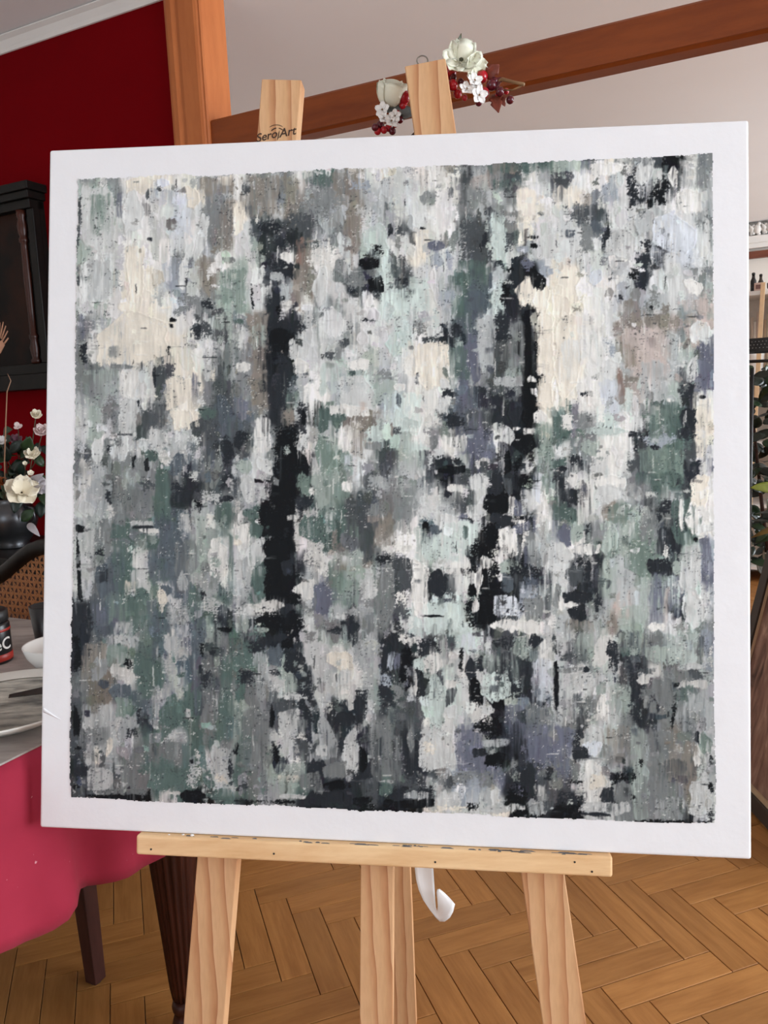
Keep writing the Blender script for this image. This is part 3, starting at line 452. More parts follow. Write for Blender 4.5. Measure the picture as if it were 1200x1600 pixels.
def build_paint():
    rng = np.random.default_rng(5)
    X0, Y0, PW, PH = 98, 226, 1036, 1080
    def noise(sx, sy, octv=1):
        out = np.zeros((PH, PW)); amp = 1.0; tot = 0
        for o in range(octv):
            gx, gy = max(1.0, sx/2**o), max(1.0, sy/2**o)
            g = rng.random((int(PH/gy)+3, int(PW/gx)+3))
            yy = np.arange(PH)/gy; xx = np.arange(PW)/gx
            yi = yy.astype(int); xi = xx.astype(int); fy = (yy-yi)[:, None]; fx = (xx-xi)[None, :]
            fy = fy*fy*(3-2*fy); fx = fx*fx*(3-2*fx)
            a = g[yi][:, xi]*(1-fx) + g[yi][:, xi+1]*fx; b = g[yi+1][:, xi]*(1-fx) + g[yi+1][:, xi+1]*fx
            out += amp*(a*(1-fy)+b*fy); tot += amp; amp *= 0.55
        return out/tot
    def norm(a):
        r = np.argsort(np.argsort(a[::4, ::4].ravel())); lo, hi = np.percentile(a, [1, 99]); return np.clip((a-lo)/(hi-lo), 0, 1)
    Nfine = norm(noise(1.4, 1.8, 1)); Nstreak = norm(noise(1.5, 42, 1)); Nstr2 = norm(noise(4, 80, 2)); Nmed = norm(noise(18, 22, 3))
    Nweave = norm(noise(6, 1.3, 1)); Nedge = norm(noise(7, 7, 2)); Nbig = norm(noise(22, 30, 2)); Nspk = norm(noise(2.4, 2.6, 2)); Nsoft = norm(noise(3.2, 26, 3))
    def win(N, h, w):
        oy = rng.integers(0, PH-h+1); ox = rng.integers(0, PW-w+1); return N[oy:oy+h, ox:ox+w]
    cells = np.zeros((42, 40), dtype='<U1')
    for (r, c), rows in PAINT_CELLS.items():
        for i, row in enumerate(rows):
            for j, ch in enumerate(row): cells[r*10+i, c*10+j] = ch
    palette = {k: np.array(v)/255.0 for k, v in PAL.items()}
    crgb = np.array([[palette[ch] for ch in row] for row in cells])
    # thinner, greyer mixes of the pale paint in the lower part of the picture
    tone = {(2, 0): 0.90, (3, 0): 0.84, (3, 1): 0.88, (2, 1): 0.92, (3, 2): 0.93, (3, 3): 0.90, (1, 0): 0.97}
    for (r, c), k in tone.items():
        blk = crgb[r*10:r*10+(12 if r == 3 else 10), c*10:c*10+10]; pale = blk.mean(2) > 0.45
        blk[pale] *= k
    def cell_at(px, py):
        j = np.clip(((px-115)/25), 0, 39).astype(int); i = np.clip(((py-240)/25), 0, 41).astype(int)
        return i, j
    YY, XX = np.mgrid[0:PH, 0:PW]
    wx = (Nbig-0.5)*26 + (Nedge-0.5)*10; wy = (np.roll(Nbig, 371, 1)-0.5)*34 + (np.roll(Nedge, 211, 0)-0.5)*12
    i, j = cell_at(XX+X0+wx*0.5, YY+Y0+wy*0.6)
    img = crgb[i, j].copy()
    for _ in range(3):   # soften the ground so that cells melt into each other
        img = (img + np.roll(img, 3, 0) + np.roll(img, -3, 0) + np.roll(img, 2, 1) + np.roll(img, -2, 1))/5
    img *= (1 + 0.10*(Nstreak-0.5) + 0.12*(Nsoft-.5))[..., None]
    hgt = 0.25*Nedge
    def line1d(n, sc, amp):
        q = rng.random(int(n/sc)+3); return (np.interp(np.arange(n)/sc, np.arange(len(q)), q)-0.5)*2*amp
    def stroke(x0, y0, x1, y1, col, kind, amp=1.0):
        nonlocal img, hgt
        x0 -= X0; x1 -= X0; y0 -= Y0; y1 -= Y0
        w, h = x1-x0, y1-y0; pad = 6
        ax, bx = max(0, int(x0-pad)), min(PW, int(x1+pad)+1); ay, by = max(0, int(y0-pad)), min(PH, int(y1+pad)+1)
        if bx-ax < 3 or by-ay < 3: return
        hh, ww = by-ay, bx-ax
        m = max(1.0, min(w, h)/2)
        gx = np.arange(ax, bx)[None, :]*1.0; gy = np.arange(ay, by)[:, None]*1.0
        ra = min(4.5, 0.35*m); rb = min(6.0, 0.22*h)
        tilt = rng.normal(0, 0.05)*(gy-(y0+y1)/2)
        gx = gx + tilt + line1d(hh, 11, ra*0.55)[:, None] + line1d(hh, 2.2, 0.7)[:, None]
        yt = y0 + line1d(ww, 2.0, rb*0.35)[None] + line1d(ww, 9, rb*0.7)[None]; yb = y1 + line1d(ww, 1.6, rb*0.5)[None] + line1d(ww, 8, rb)[None]
        dxl = np.minimum(gx-x0, x1-gx) + line1d(hh, 16, ra)[:, None]*0.5; dyl = np.minimum(gy-yt, yb-gy)
        # rounded corners
        cr = min(0.30*m, 5.0); qx = np.clip(cr-dxl, 0, None); qy = np.clip(cr-dyl, 0, None)
        e = np.where((dxl < cr) & (dyl < cr), cr-np.hypot(qx, qy), np.minimum(dxl, dyl))
        if kind != 's':   # knife chips: slanted straight cuts at the corners
            for sx, sy in ((-1, -1), (1, -1), (1, 1), (-1, 1)):
                if rng.random() < 0.62:
                    ca = rng.uniform(0.1, 0.62)*w+0.5; cb = rng.uniform(0.08, 0.5)*h+0.5
                    xc = x1 if sx > 0 else x0; yc = y1 if sy > 0 else y0
                    fcut = ((xc-gx)*sx/ca + (yc-gy)*sy/cb - 1)*(ca*cb/math.hypot(ca, cb))
                    e = np.minimum(e, fcut + line1d(ww, 2.0, 0.8)[None] + line1d(hh, 3.0, 0.6)[:, None])
        fn = win(Nfine, hh, ww); sk = win(Nstreak, hh, ww); s2 = win(Nstr2, hh, ww); so = win(Nsoft, hh, ww)
        Y = (gy-(y0+y1)/2)/(h/2+1e-6)
        if kind == 'b':
            a = np.clip(e/1.0+0.6, 0, 1)*np.clip(0.82+0.55*so, 0, 1)
            a = a*np.where((fn > 0.93) & (e < 0.45*m), 0.2, 1.0)
        elif kind == 's':
            k0 = rng.random(); fade = np.clip(1.3-0.6*(Y+1)*k0, 0, 1)
            a = np.clip(e/2.5+0.4, 0, 1)*np.clip((0.45*sk+0.2*s2+0.35*so-0.12)*2.0, 0, 1)*fade*0.9
        else:
            lo = win(Nmed, hh, ww)
            t = 0.30+0.34*np.clip(1-e/(0.55*m+0.1), 0, 1)+0.30*(lo-0.5)
            q = 0.42*fn+0.30*win(Nweave, hh, ww)+0.28*win(Nspk, hh, ww)
            a = np.clip((q-t)*7+0.35, 0, 1)*np.clip(e/1.0+1.2, 0, 1)
        st_ = rng.uniform(0.3, 1.3)
        cvv = col*(1+st_*(0.05*(sk-0.5)+0.10*(s2-0.5)+0.15*(so-0.5))+0.09*(win(Nmed, hh, ww)-0.5))[..., None]
        if kind != 'k' and col.mean() > 0.25:
            dirt = np.clip((win(Nsoft, hh, ww)-0.60)*2.2, 0, 0.6)[..., None]
            cvv = cvv*(1-dirt) + img[ay:by, ax:bx]*dirt
        a = a*amp
        img[ay:by, ax:bx] = img[ay:by, ax:bx]*(1-a[..., None]) + cvv*a[..., None]
        base = 0.25+0.55*rng.random()
        ridge = np.exp(-((e-0.8)/1.1)**2)*(0.7 if kind == 'b' else 0.2)
        hv = base + ridge + 0.10*st_*(so-0.5)
        hgt[ay:by, ax:bx] = hgt[ay:by, ax:bx]*(1-0.75*a) + hv*0.75*a
    def rand_strokes(n, wr, hr, kinds, amp=1.0, jit=0.05, off=4, flip=0.0):
        for _ in range(n):
            x = rng.uniform(108, 1122); y = rng.uniform(236, 1294); w = rng.uniform(*wr); h = rng.uniform(*hr)
            ii, jj = cell_at(np.array(x+rng.normal(0, off)), np.array(y+rng.normal(0, off)))
            c = crgb[ii, jj]*(1+rng.normal(0, jit)) + rng.normal(0, 0.008, 3)
            if rng.random() < flip:
                c = c*rng.uniform(1.15, 1.6) if c.mean() < 0.55 else c*rng.uniform(0.5, 0.85)
            stroke(x-w/2, y-h/2, x+w/2, y+h/2, np.clip(c, 0.06, 0.90), kinds[rng.integers(len(kinds))], amp)
    rand_strokes(2200, (10, 28), (20, 62), 'bbssssk')
    rand_strokes(1600, (5, 14), (12, 40), 'bssk', 0.85)
    rand_strokes(450, (2, 5), (40, 120), 's', 0.8, 0.10, 10)
    rand_strokes(1400, (5, 20), (6, 26), 'kkb', 0.95, 0.08, 12, 0.22)
    for (r, c), text in PAINT_STROKES.items():
        for item in text.split(','):
            q = item.split(); x0, y0, x1, y1 = [float(v) for v in q[:4]]; ch, kd = q[4][0], q[4][1]
            bx, by = 115+250*c, 240+250*r
            col = palette[ch]*(1+rng.normal(0, 0.025))*(tone.get((r, c), 1.0) if ch in 'LlWgMCa' else 1.0)
            stroke(bx+x0/4.8, by+y0/4.8, bx+x1/4.8, by+y1/4.8, np.clip(col, 0.05, 0.95), kd)
    rand_strokes(160, (2, 4), (30, 90), 's', 0.6, 0.12, 10)
    # palette-knife smears: drag a line of existing colour down (or up) the canvas
    for _ in range(1500):
        w = int(rng.uniform(5, 20)); h = int(rng.uniform(8, 30)); x = int(rng.integers(4, PW-w-4)); y = int(rng.integers(4, PH-h-6))
        up = rng.random() < 0.4
        line = img[y+h if up else y, x:x+w].copy()
        k = np.linspace(1, 0, h)**0.7
        if up: k = k[::-1]
        a = np.clip((win(Nstreak, h, w)-0.36)*2.6, 0, 1)*k[:, None]*rng.uniform(0.3, 0.85)
        img[y:y+h, x:x+w] = img[y:y+h, x:x+w]*(1-a[..., None]) + line[None]*a[..., None]
        hgt[y:y+h, x:x+w] += 0.12*a*(win(Nstreak, h, w)-0.5)
    for _ in range(700):      # sideways scrapes
        w = int(rng.uniform(12, 40)); h = int(rng.uniform(3, 9)); x = int(rng.integers(4, PW-w-4)); y = int(rng.integers(4, PH-h-4))
        line = img[y:y+h, x].copy()
        a = np.clip((win(Nweave, h, w)-0.4)*2.4, 0, 1)*(np.linspace(1, 0, w)**0.8)[None]*rng.uniform(0.3, 0.8)
        img[y:y+h, x:x+w] = img[y:y+h, x:x+w]*(1-a[..., None]) + line[:, None]*a[..., None]
    rand_strokes(650, (5, 15), (5, 20), 'kksb', 0.7, 0.07, 9, 0.14)
    rand_strokes(350, (3, 9), (3, 9), 'bkk', 0.8, 0.09, 18, 0.1)
    for _ in range(150):   # thin raised knife ridges, their highlights painted in as pale colour
        x = rng.uniform(112, 1112); y = rng.uniform(245, 1270); L = rng.uniform(8, 34)
        if rng.random() < 0.6: stroke(x, y, x+1.7, y+L, palette['W'], 'b', 0.75)
        else: stroke(x, y, x+L*0.7, y+1.7, palette['W'], 'b', 0.7)
    for _ in range(70):
        x = rng.uniform(112, 1112); y = rng.uniform(245, 1270); L = rng.uniform(6, 24)
        if rng.random() < 0.4: stroke(x, y, x+1.6, y+L, palette['K'], 'b', 0.75)
        else: stroke(x, y, x+L, y+1.7, palette['K'], 'b', 0.75)
    # dry specks: black ground showing through and white crumbs where the paint skipped
    lum = img.mean(2)
    dark = (Nspk*0.4+Nfine*0.3+Nweave*0.3 > 0.70) & (Nmed > 0.60) & (lum < 0.80)
    img[dark] = img[dark]*0.45 + 0.55*palette['N']
    lite = (np.roll(Nspk, 333, 1)*0.4+np.roll(Nfine, 97, 0)*0.3+np.roll(Nweave, 55, 0)*0.3 > 0.735) & (np.roll(Nmed, 500, 1) > 0.58) & (lum > 0.2)
    img[lite] = img[lite]*0.35 + 0.65*palette['W']; hgt[lite] += 0.25
    img = np.clip(img, 0.03, 0.93)
    # ---------------- ragged painted rectangle in pixel space
    def edge_line(p, q, x): return p[1] + (q[1]-p[1])*(x-p[0])/(q[0]-p[0])
    rag = lambda n, ln: np.interp(np.arange(ln), np.arange(0, ln+n, n), rng.normal(0, 1.0, len(np.arange(0, ln+n, n))))
    # ---------------- mesh on the canvas plane
    u0, u1, v0, v1 = -0.4600, 0.4575, -0.4605, 0.4590
    NU, NV = 930, 940
    us = np.linspace(u0, u1, NU); vs = np.linspace(v0, v1, NV)
    U, V = np.meshgrid(us, vs)
    P = CC[None, None] + U[..., None]*RU + V[..., None]*RV
    Q = P - CO; zc = Q@CF
    PX = 600+FPX*(Q@CR)/zc - X0; PY = 800-FPX*(Q@CU)/zc - Y0
    xi = np.clip(PX, 0, PW-1.001); yi = np.clip(PY, 0, PH-1.001)
    xa = xi.astype(int); ya = yi.astype(int); fx = (xi-xa)[..., None]; fy = (yi-ya)[..., None]
    colr = (img[ya, xa]*(1-fx)+img[ya, xa+1]*fx)*(1-fy) + (img[ya+1, xa]*(1-fx)+img[ya+1, xa+1]*fx)*fy
    hg = (hgt[ya, xa]*(1-fx[..., 0])+hgt[ya, xa+1]*fx[..., 0])*(1-fy[..., 0]) + (hgt[ya+1, xa]*(1-fx[..., 0])+hgt[ya+1, xa+1]*fx[..., 0])*fy[..., 0]
    # ragged border of the paint in canvas units
    lo_u = -0.4545 + 0.0008*rag(3, NV) + 0.0012*rag(40, NV); hi_u = 0.4525 + 0.0004*rag(3, NV) + 0.0005*rag(60, NV)
    lo_v = -0.4550 + 0.0006*rag(3, NU) + 0.0008*rag(40, NU); hi_v = 0.4540 + 0.0007*rag(3, NU) + 0.0010*rag(40, NU)
    inside = (U > lo_u[:, None]) & (U < hi_u[:, None]) & (V > lo_v[None]) & (V < hi_v[None])
    W = -(0.0004 + 0.00075*np.clip(hg, 0, 2.2))
    P = P + W[..., None]*RW
    idx = np.arange(NU*NV).reshape(NV, NU)
    f = np.stack([idx[:-1, :-1], idx[:-1, 1:], idx[1:, 1:], idx[1:, :-1]], -1)
    keep = inside[:-1, :-1] & inside[:-1, 1:] & inside[1:, 1:] & inside[1:, :-1]
    f = f[keep]
    used = np.zeros(NU*NV, bool); used[f.ravel()] = True
    remap = np.cumsum(used)-1
    co = P.reshape(-1, 3)[used]; f = remap[f]; cl = colr.reshape(-1, 3)[used]
    cl = np.where(cl <= 0.04045, cl/12.92, ((cl+0.055)/1.055)**2.4)*1.08
    me = bpy.data.meshes.new('paint_layer')
    me.vertices.add(len(co)); me.vertices.foreach_set('co', co.astype(np.float32).ravel())
    me.loops.add(f.size); me.loops.foreach_set('vertex_index', f.astype(np.int32).ravel())
    me.polygons.add(len(f)); me.polygons.foreach_set('loop_start', np.arange(0, f.size, 4, dtype=np.int32))
    me.polygons.foreach_set('loop_total', np.full(len(f), 4, dtype=np.int32))
    me.update(calc_edges=True)
    me.polygons.foreach_set('use_smooth', np.ones(len(f), bool))
    at = me.color_attributes.new('paint', 'FLOAT_COLOR', 'POINT')
    at.data.foreach_set('color', np.concatenate([cl, np.ones((len(cl), 1))], 1).astype(np.float32).ravel())
    me.update()
    return me
M_paint, _nt, _b = new_mat('thick_knife_paint')
_at = _nt.nodes.new('ShaderNodeAttribute'); _at.attribute_name = 'paint'
_tc = _nt.nodes.new('ShaderNodeTexCoord'); _mp = _nt.nodes.new('ShaderNodeMapping'); _mp.inputs['Scale'].default_value = (700, 700, 60)
_nt.links.new(_tc.outputs['Object'], _mp.inputs['Vector'])
_nz = _nt.nodes.new('ShaderNodeTexNoise'); _nz.inputs['Scale'].default_value = 1; _nz.inputs['Detail'].default_value = 3
_nt.links.new(_mp.outputs['Vector'], _nz.inputs['Vector'])
_mr = _nt.nodes.new('ShaderNodeMapRange'); _mr.inputs['To Min'].default_value = 0.96; _mr.inputs['To Max'].default_value = 1.04
_nt.links.new(_nz.outputs['Fac'], _mr.inputs['Value'])
_vm = _nt.nodes.new('ShaderNodeVectorMath'); _vm.operation = 'SCALE'
_nt.links.new(_at.outputs['Color'], _vm.inputs[0]); _nt.links.new(_mr.outputs[0], _vm.inputs['Scale'])
_nt.links.new(_vm.outputs[0], _b.inputs['Base Color'])
_bp = _nt.nodes.new('ShaderNodeBump'); _bp.inputs['Strength'].default_value = 0.08; _bp.inputs['Distance'].default_value = 0.0006
_nt.links.new(_nz.outputs['Fac'], _bp.inputs['Height']); _nt.links.new(_bp.outputs['Normal'], _b.inputs['Normal'])
_b.inputs['Roughness'].default_value = 0.55; _b.inputs['Specular IOR Level'].default_value = 0.12

PAINTING = thing('painting', 'large square abstract painting in black, green, grey and cream on the easel', 'painting', cv(0, -0.5, 0.014))
obj('canvas', MB().cbox(-0.5, 0.5, -0.5, 0.5, 0.0, 0.028), M_canvas, PAINTING, smooth=False, bevel=0.0035, seg=3, label='white primed canvas with a plain white border')
obj('paint_layer', build_paint(), M_paint, PAINTING, label='thick palette knife paint in vertical streaks')
fold = MB()   # little crease of the canvas at the lower left border
gr = []
for i_ in range(9):
    k = i_/8
    gr.append([px_cvp(66+28*k, 1104+20*k-7*math.sin(k*math.pi)*0, 0) + Vector(-RW*0.0002), px_cvp(67+28*k, 1108+16*k, 0) - Vector(RW)*(0.0004+0.0012*math.sin(k*math.pi)), px_cvp(68+27*k, 1113+12*k, 0) + Vector(-RW*0.0002)])
fold.sheet(gr, 0.0002, -Vector(RW))
obj('crease', fold, M_canvas, PAINTING, True)

# ================================================================== EASEL
EASEL = thing('easel', 'pine artist easel holding the large abstract painting', 'easel', (cv(0, -1.1, 0.04).x, cv(0, -1.1, 0.04).y, 0))
def leg_board(name, top_px, bot_px, w, w0, th, mat, topcut=True):
    """board in the canvas plane through two centre pixels, from the top one down to the floor"""
    ut, vt = px_cv(*top_px, w0); ub, vb = px_cv(*bot_px, w0)
    d = Vector((ut-ub, vt-vb)).normalized(); n = Vector((d.y, -d.x))
    # extend to floor
    def flo(off):
        u, v = ub+n.x*off, vb+n.y*off
        z0 = cv(u, v, w0+th/2).z; z1 = cv(u-d.x, v-d.y, w0+th/2).z
        k = z0/(z0-z1); return u-d.x*k, v-d.y*k
    a = flo(-w/2); b = flo(w/2)
    tl = (ut-n.x*w/2, vt-n.y*w/2); tr = (ut+n.x*w/2, vt+n.y*w/2)
    mb = MB().hexa([cv(*a, w0), cv(*b, w0), cv(*b, w0+th), cv(*a, w0+th), cv(*tl, w0), cv(*tr, w0), cv(*tr, w0+th), cv(*tl, w0+th)])
    for i_, p in enumerate(mb.v[:4]): mb.v[i_] = (p[0], p[1], max(0.0, p[2]) if abs(p[2]) < .02 else p[2])
    return obj(name, mb, mat, EASEL, bevel=0.0015, seg=2), (ut, vt, ub, vb)
WL = 0.031
legL, (lut, lvt, lub, lvb) = leg_board('front_leg', (440, 124), (318, 1600), 0.0605, WL, 0.026, M_pine[0])
legR, _ = leg_board('front_leg', (664, 97), (882, 1600), 0.0600, WL, 0.026, M_pine[1])
mu0, mv0 = px_cv(590, 1356, WL+0.006); mu1, mv1 = px_cv(592, 1600, WL+0.006)
mast = MB().cbox(-0.031, 0.0165, -0.93, 0.44, WL+0.002, WL+0.026)
for i_, p in enumerate(mast.v):   # slight slant along its length
    pass
obj('mast', mast, M_pine[2], EASEL, bevel=0.0012)
# rear leg: hinged behind the mast, foot on the floor further back
hinge = cv(-0.005, 0.36, WL+0.05); foot_y = 1.42
fx0 = px_z(652, 1600, 0.03)
hr = np.array(hinge)
def on_rear(px, py):
    # plane through the hinge, containing RU and the direction to the foot line
    ftp = np.array([0.0, foot_y, 0.0]); dirv = ftp-hr; nn = np.cross(RU, dirv); d = raydir(px, py)
    return CO + d*(((hr-CO)@nn)/(d@nn))
r1 = Vector(on_rear(641, 1357)); r2 = Vector(on_rear(650.5, 1600))
dd = (r2-r1).normalized(); wv = Vector(RU)*0.046
k0 = (r1.z-0.0)/(-dd.z); fr = r1 + dd*k0; kt = (hinge.z-r1.z)/dd.z; tp = r1 + dd*kt
bkv = Vector(np.cross(np.array(dd), RU)).normalized()
if bkv.y < 0: bkv = -bkv
th_ = bkv*0.022
fb = [fr-wv, fr, fr+th_, fr-wv+th_]
fb = [Vector((p.x, p.y, 0.0)) for p in fb]
rear = MB().hexa(fb + [tp-wv, tp, tp+th_, tp-wv+th_])
obj('rear_leg', rear, M_pine[3], EASEL, bevel=0.0012)
obj('crossbar', MB().cbox(-0.20, 0.20, 0.34, 0.385, WL+0.0262, WL+0.046), M_pine[2], EASEL, bevel=0.0015)
obj('lower_crossbar', MB().cbox(-0.30, 0.30, -0.86, -0.82, WL+0.0262, WL+0.046), M_pine[3], EASEL, bevel=0.0015)
tray = obj('tray', MB().cbox(-0.3495, 0.3165, -0.5285, -0.5005, -0.010, 0.0305), M_ledge, EASEL, bevel=0.0035, seg=3, label='worn pine tray with paint stains on its top edge')
for (px, py) in ((236, 1327), (428, 1334), (680, 1347), (898, 1347), (925, 1362)):
    u, v = px_cv(px, py, -0.0102); obj('screw_hole', MB().tube([cv(u, v, -0.0106), cv(u, v, -0.0095)], 0.0014, 10), M_black, tray)
rs = random.Random(3)
M_stain = plain('dried_grey_paint', (96, 94, 94), 0.6, var=0.5, scale=90)
for k in range(46):
    stn = MB()
    u = rs.uniform(-0.05, 0.29) if k < 34 else rs.uniform(-0.33, -0.05); l_ = rs.uniform(0.004, 0.024); w1 = rs.uniform(-0.0098, -0.004); w2 = w1+rs.uniform(0.001, 0.004)
    stn.hexa([cv(u, -0.5008, w1), cv(u+l_, -0.5008, w1), cv(u+l_*.8, -0.5008, w2), cv(u+.1*l_, -0.5008, w2), cv(u+.1*l_, -0.5001, w1+.0003), cv(u+l_*.9, -0.5001, w1+.0003), cv(u+l_*.7, -0.5001, w2), cv(u+.2*l_, -0.5001, w2)])
    obj('paint_stain', stn, M_stain, tray)
for (px, py, q) in ((300, 1305, .004), (286, 1304, .0025), (264, 1304, .002)):
    obj('paint_crumb', MB().ball(px_cvp(px, py, -0.0105), q*0.6, 8, 5, (1.3, .5, .7), 0.2), M_ceramic, tray)
# wing nut and bolt behind the joint of the legs
wn = MB().lathe(cv(0, 0.362, WL+0.046), [(0.006, 0), (0.006, 0.03), (0.004, 0.032)], 12, Vector(RW))
obj('wing_bolt', wn, M_black, EASEL, True)
# printed logo on the left leg
def text_mesh(name, body, size, shear=0.25, extrude=0.0):
    c = bpy.data.curves.new(name, 'FONT'); c.body = body; c.size = size; c.shear = shear; c.extrude = extrude
    c.align_x = 'CENTER'; c.offset = size*0.012
    o = bpy.data.objects.new(name, c); COL.objects.link(o)
    dg = bpy.context.evaluated_depsgraph_get(); dg.update()
    me = bpy.data.meshes.new_from_object(o.evaluated_get(dg))
    bpy.data.objects.remove(o, do_unlink=True)
    return me
M_ink = plain('dark_brown_ink', (58, 38, 24), 0.7, var=0.1)
def place_flat(me, fn):
    co = np.zeros(len(me.vertices)*3); me.vertices.foreach_get('co', co); co = co.reshape(-1, 3)
    for v, c in zip(me.vertices, co): v.co = fn(c[0], c[1], c[2])
    me.update(); return me
def logo_fn(cx, cy, ang):
    ca, sa = math.cos(ang), math.sin(ang)
    def f(x, y, z): return cv(cx+x*ca-y*sa, cy+x*sa+y*ca, WL-0.0006)
    return f
for body, pxc, pyc, sz, an in (('Sero', 417, 218.5, 0.0172, 0.2), ('Art', 449.5, 212.5, 0.0180, 0.16)):
    u, v = px_cv(pxc, pyc, WL); obj('logo_print', place_flat(text_mesh('logo_print', body, sz, 0.3), logo_fn(u, v, an)), M_ink, legL)
lg = MB()
for (cx_, cy_, r_, a0_, a1_, tk) in ((433.5, 212, 12, 98, 142, .0008), (433.5, 212, 12, 45, 80, .0006), (432, 212, 17, 55, 130, .0004)):
    pts = []
    for k in range(9):
        a_ = math.radians(a0_+(a1_-a0_)*k/8); pts.append(px_cvp(cx_+r_*math.cos(a_), cy_-r_*math.sin(a_), WL-0.0004))
    lg.tube(pts, [tk*0.5] + [tk]*7 + [tk*0.5], 6)
for k in range(5):   # small feather between the words
    lg.tube([px_cvp(433+k*0.5, 213-2.4*k+6, WL-.0004), px_cvp(435.5+k*0.3, 208-2.4*k+6, WL-.0004)], 0.0004, 5)
obj('logo_print', lg, M_ink, legL)

# ================================================================== RIBBON behind the tray
secs = [((648, 1345), (677, 1345), .062), ((648, 1357), (677, 1357), .062), ((650, 1374), (678, 1373), .062), ((654, 1390), (679, 1388), .062), ((661, 1406), (680, 1406), .061), ((671, 1421), (681, 1418), .059),
        ((681, 1434), (683, 1424), .056), ((687, 1440), (684, 1416), .051), ((695, 1440), (683, 1403), .046), ((703, 1434), (682, 1394), .043), ((708, 1425), (683, 1390), .0425), ((711, 1413), (687, 1389), .044)]
rb = MB(); gr = []
for (a, b, w) in secs:
    A, B = px_cvp(*a, w), px_cvp(*b, w-0.002)
    gr.append([A.lerp(B, k/6) + Vector(RW)*0.003*math.sin(math.pi*k/6) for k in range(7)])
rb.sheet(gr, 0.0006, -Vector(RW))
tag(obj('ribbon', rb, plain('white_satin_ribbon', (236, 234, 232), 0.35, var=0.02), None, True), 'white ribbon end curling under the easel tray', 'ribbon')

# ================================================================== WREATH hung behind the right easel leg
WW = 0.085
M_berry = plain('glossy_red_berry', (168, 22, 34), 0.18, var=0.15, scale=60)
M_berryd = plain('dark_plum_berry', (84, 14, 28), 0.2, var=0.2, scale=60)
M_petal = plain('cream_petal', (236, 236, 216), 0.55, var=0.05, scale=40)
M_petw = plain('white_petal', (244, 240, 236), 0.55, var=0.03, scale=60)
M_leafb = plain('russet_leaf', (112, 44, 24), 0.5, var=0.25, scale=60)
M_leafg = plain('dark_green_leaf', (64, 68, 44), 0.5, var=0.2, scale=50)
M_leafs = plain('grey_green_leaf', (92, 96, 94), 0.6, var=0.25, scale=70)
M_twig = plain('pale_brown_twig', (128, 96, 62), 0.7, var=0.25, scale=80)
M_vine = plain('dark_vine', (62, 36, 26), 0.8, var=0.3, scale=80)
WREATH = thing('wreath', 'small artificial wreath of white roses and red berries hung behind the easel top', 'wreath', px_cvp(695, 225, WW))
def petal_grid(c, out, upv, length, width, cup, n=6, m=5):
    """curved petal starting at c, growing along out and curling towards upv"""
    out = Vector(out).normalized(); upv = Vector(upv).normalized(); side = out.cross(upv).normalized(); g = []
    for i_ in range(n):
        k = i_/(n-1); wd = width*math.sin(math.pi*(0.14+0.80*k))**0.8; row = []
        for j_ in range(m):
            q = j_/(m-1)*2-1
            row.append(Vector(c) + out*length*k*(1-0.25*cup*k) + upv*length*(cup*k*k*0.9) + side*wd*0.5*q + upv*width*0.16*q*q)
        g.append(row)
    return g
def blossom(name, c, axis, r, n, mat, parent, cup=0.3, center=None, spread=1.0, layers=1, wfac=0.95):
    axis = Vector(axis).normalized(); a = axis.orthogonal().normalized(); b = axis.cross(a)
    mb = MB()
    for l in range(layers):
        rr = r*(1-0.27*l); cc = cup+0.42*l
        for k in range(n):
            th = 2*math.pi*(k+0.5*l)/n + 0.2*random.random()
            d = a*math.cos(th)+b*math.sin(th) + axis*(0.15+0.55*l)
            mb.sheet(petal_grid(Vector(c)+d*r*0.06, d, axis, rr, rr*wfac*(5/n if n > 5 else 1.0), cc), 0.0005, axis)
    o = obj(name, mb, mat, parent, True)
    if center is not None:
        cm_ = MB()
        for k in range(7):
            cm_.ball(Vector(c)+axis*r*0.22+(a*math.cos(k)+b*math.sin(k))*r*0.07*(k > 0), r*0.055, 6, 4)
        obj('stamen', cm_, center, o, True)
    return o
def berry(px, py, rpx, mat, w=0.0):
    c = px_cvp(px, py, WW+w); r = rpx*0.00108
    mb = MB().ball(c, r, 14, 10, (1, 1, 1.05))
    o = obj('berry', mb, mat, WREATH, True); return o
VIEW = -Vector(CF)
UPV = Vector(RV); RTV = Vector(RU)
ring = MB(); rp = []
for k in range(41):
    a_ = 2*math.pi*k/40; rp.append(px_cvp(680+46*math.cos(a_)+2*math.sin(5*a_), 250-46*math.sin(a_)+2*math.cos(7*a_), WW+0.012+0.004*math.sin(3*a_)))
ring.tube(rp, 0.006, 8, False)
for j_ in range(3):
    ring.tube([px_cvp(680+(46+3*math.sin(7*a+j_*2))*math.cos(a), 250-(46+3*math.cos(6*a+j_))*math.sin(a), WW+0.012+0.006*math.cos(9*a+j_)) for a in [2*math.pi*k/60 for k in range(61)]], 0.002, 5, False)
obj('vine_ring', ring, M_vine, WREATH, True)
hl = MB().tube([px_cvp(660+8.5*math.cos(a), 95-8*math.sin(a), WW-0.004) for a in [2*math.pi*k/20 for k in range(21)]], 0.0011, 6, False)
hl.tube([px_cvp(667, 99, WW-.004), px_cvp(688, 125, WW+.008)], 0.0011, 6).tube([px_cvp(654, 99, WW-.004), px_cvp(650, 140, WW+.008)], 0.0011, 6)
obj('hanging_loop', hl, plain('grey_wire', (150, 146, 138), 0.4, metal=0.6), WREATH, True)
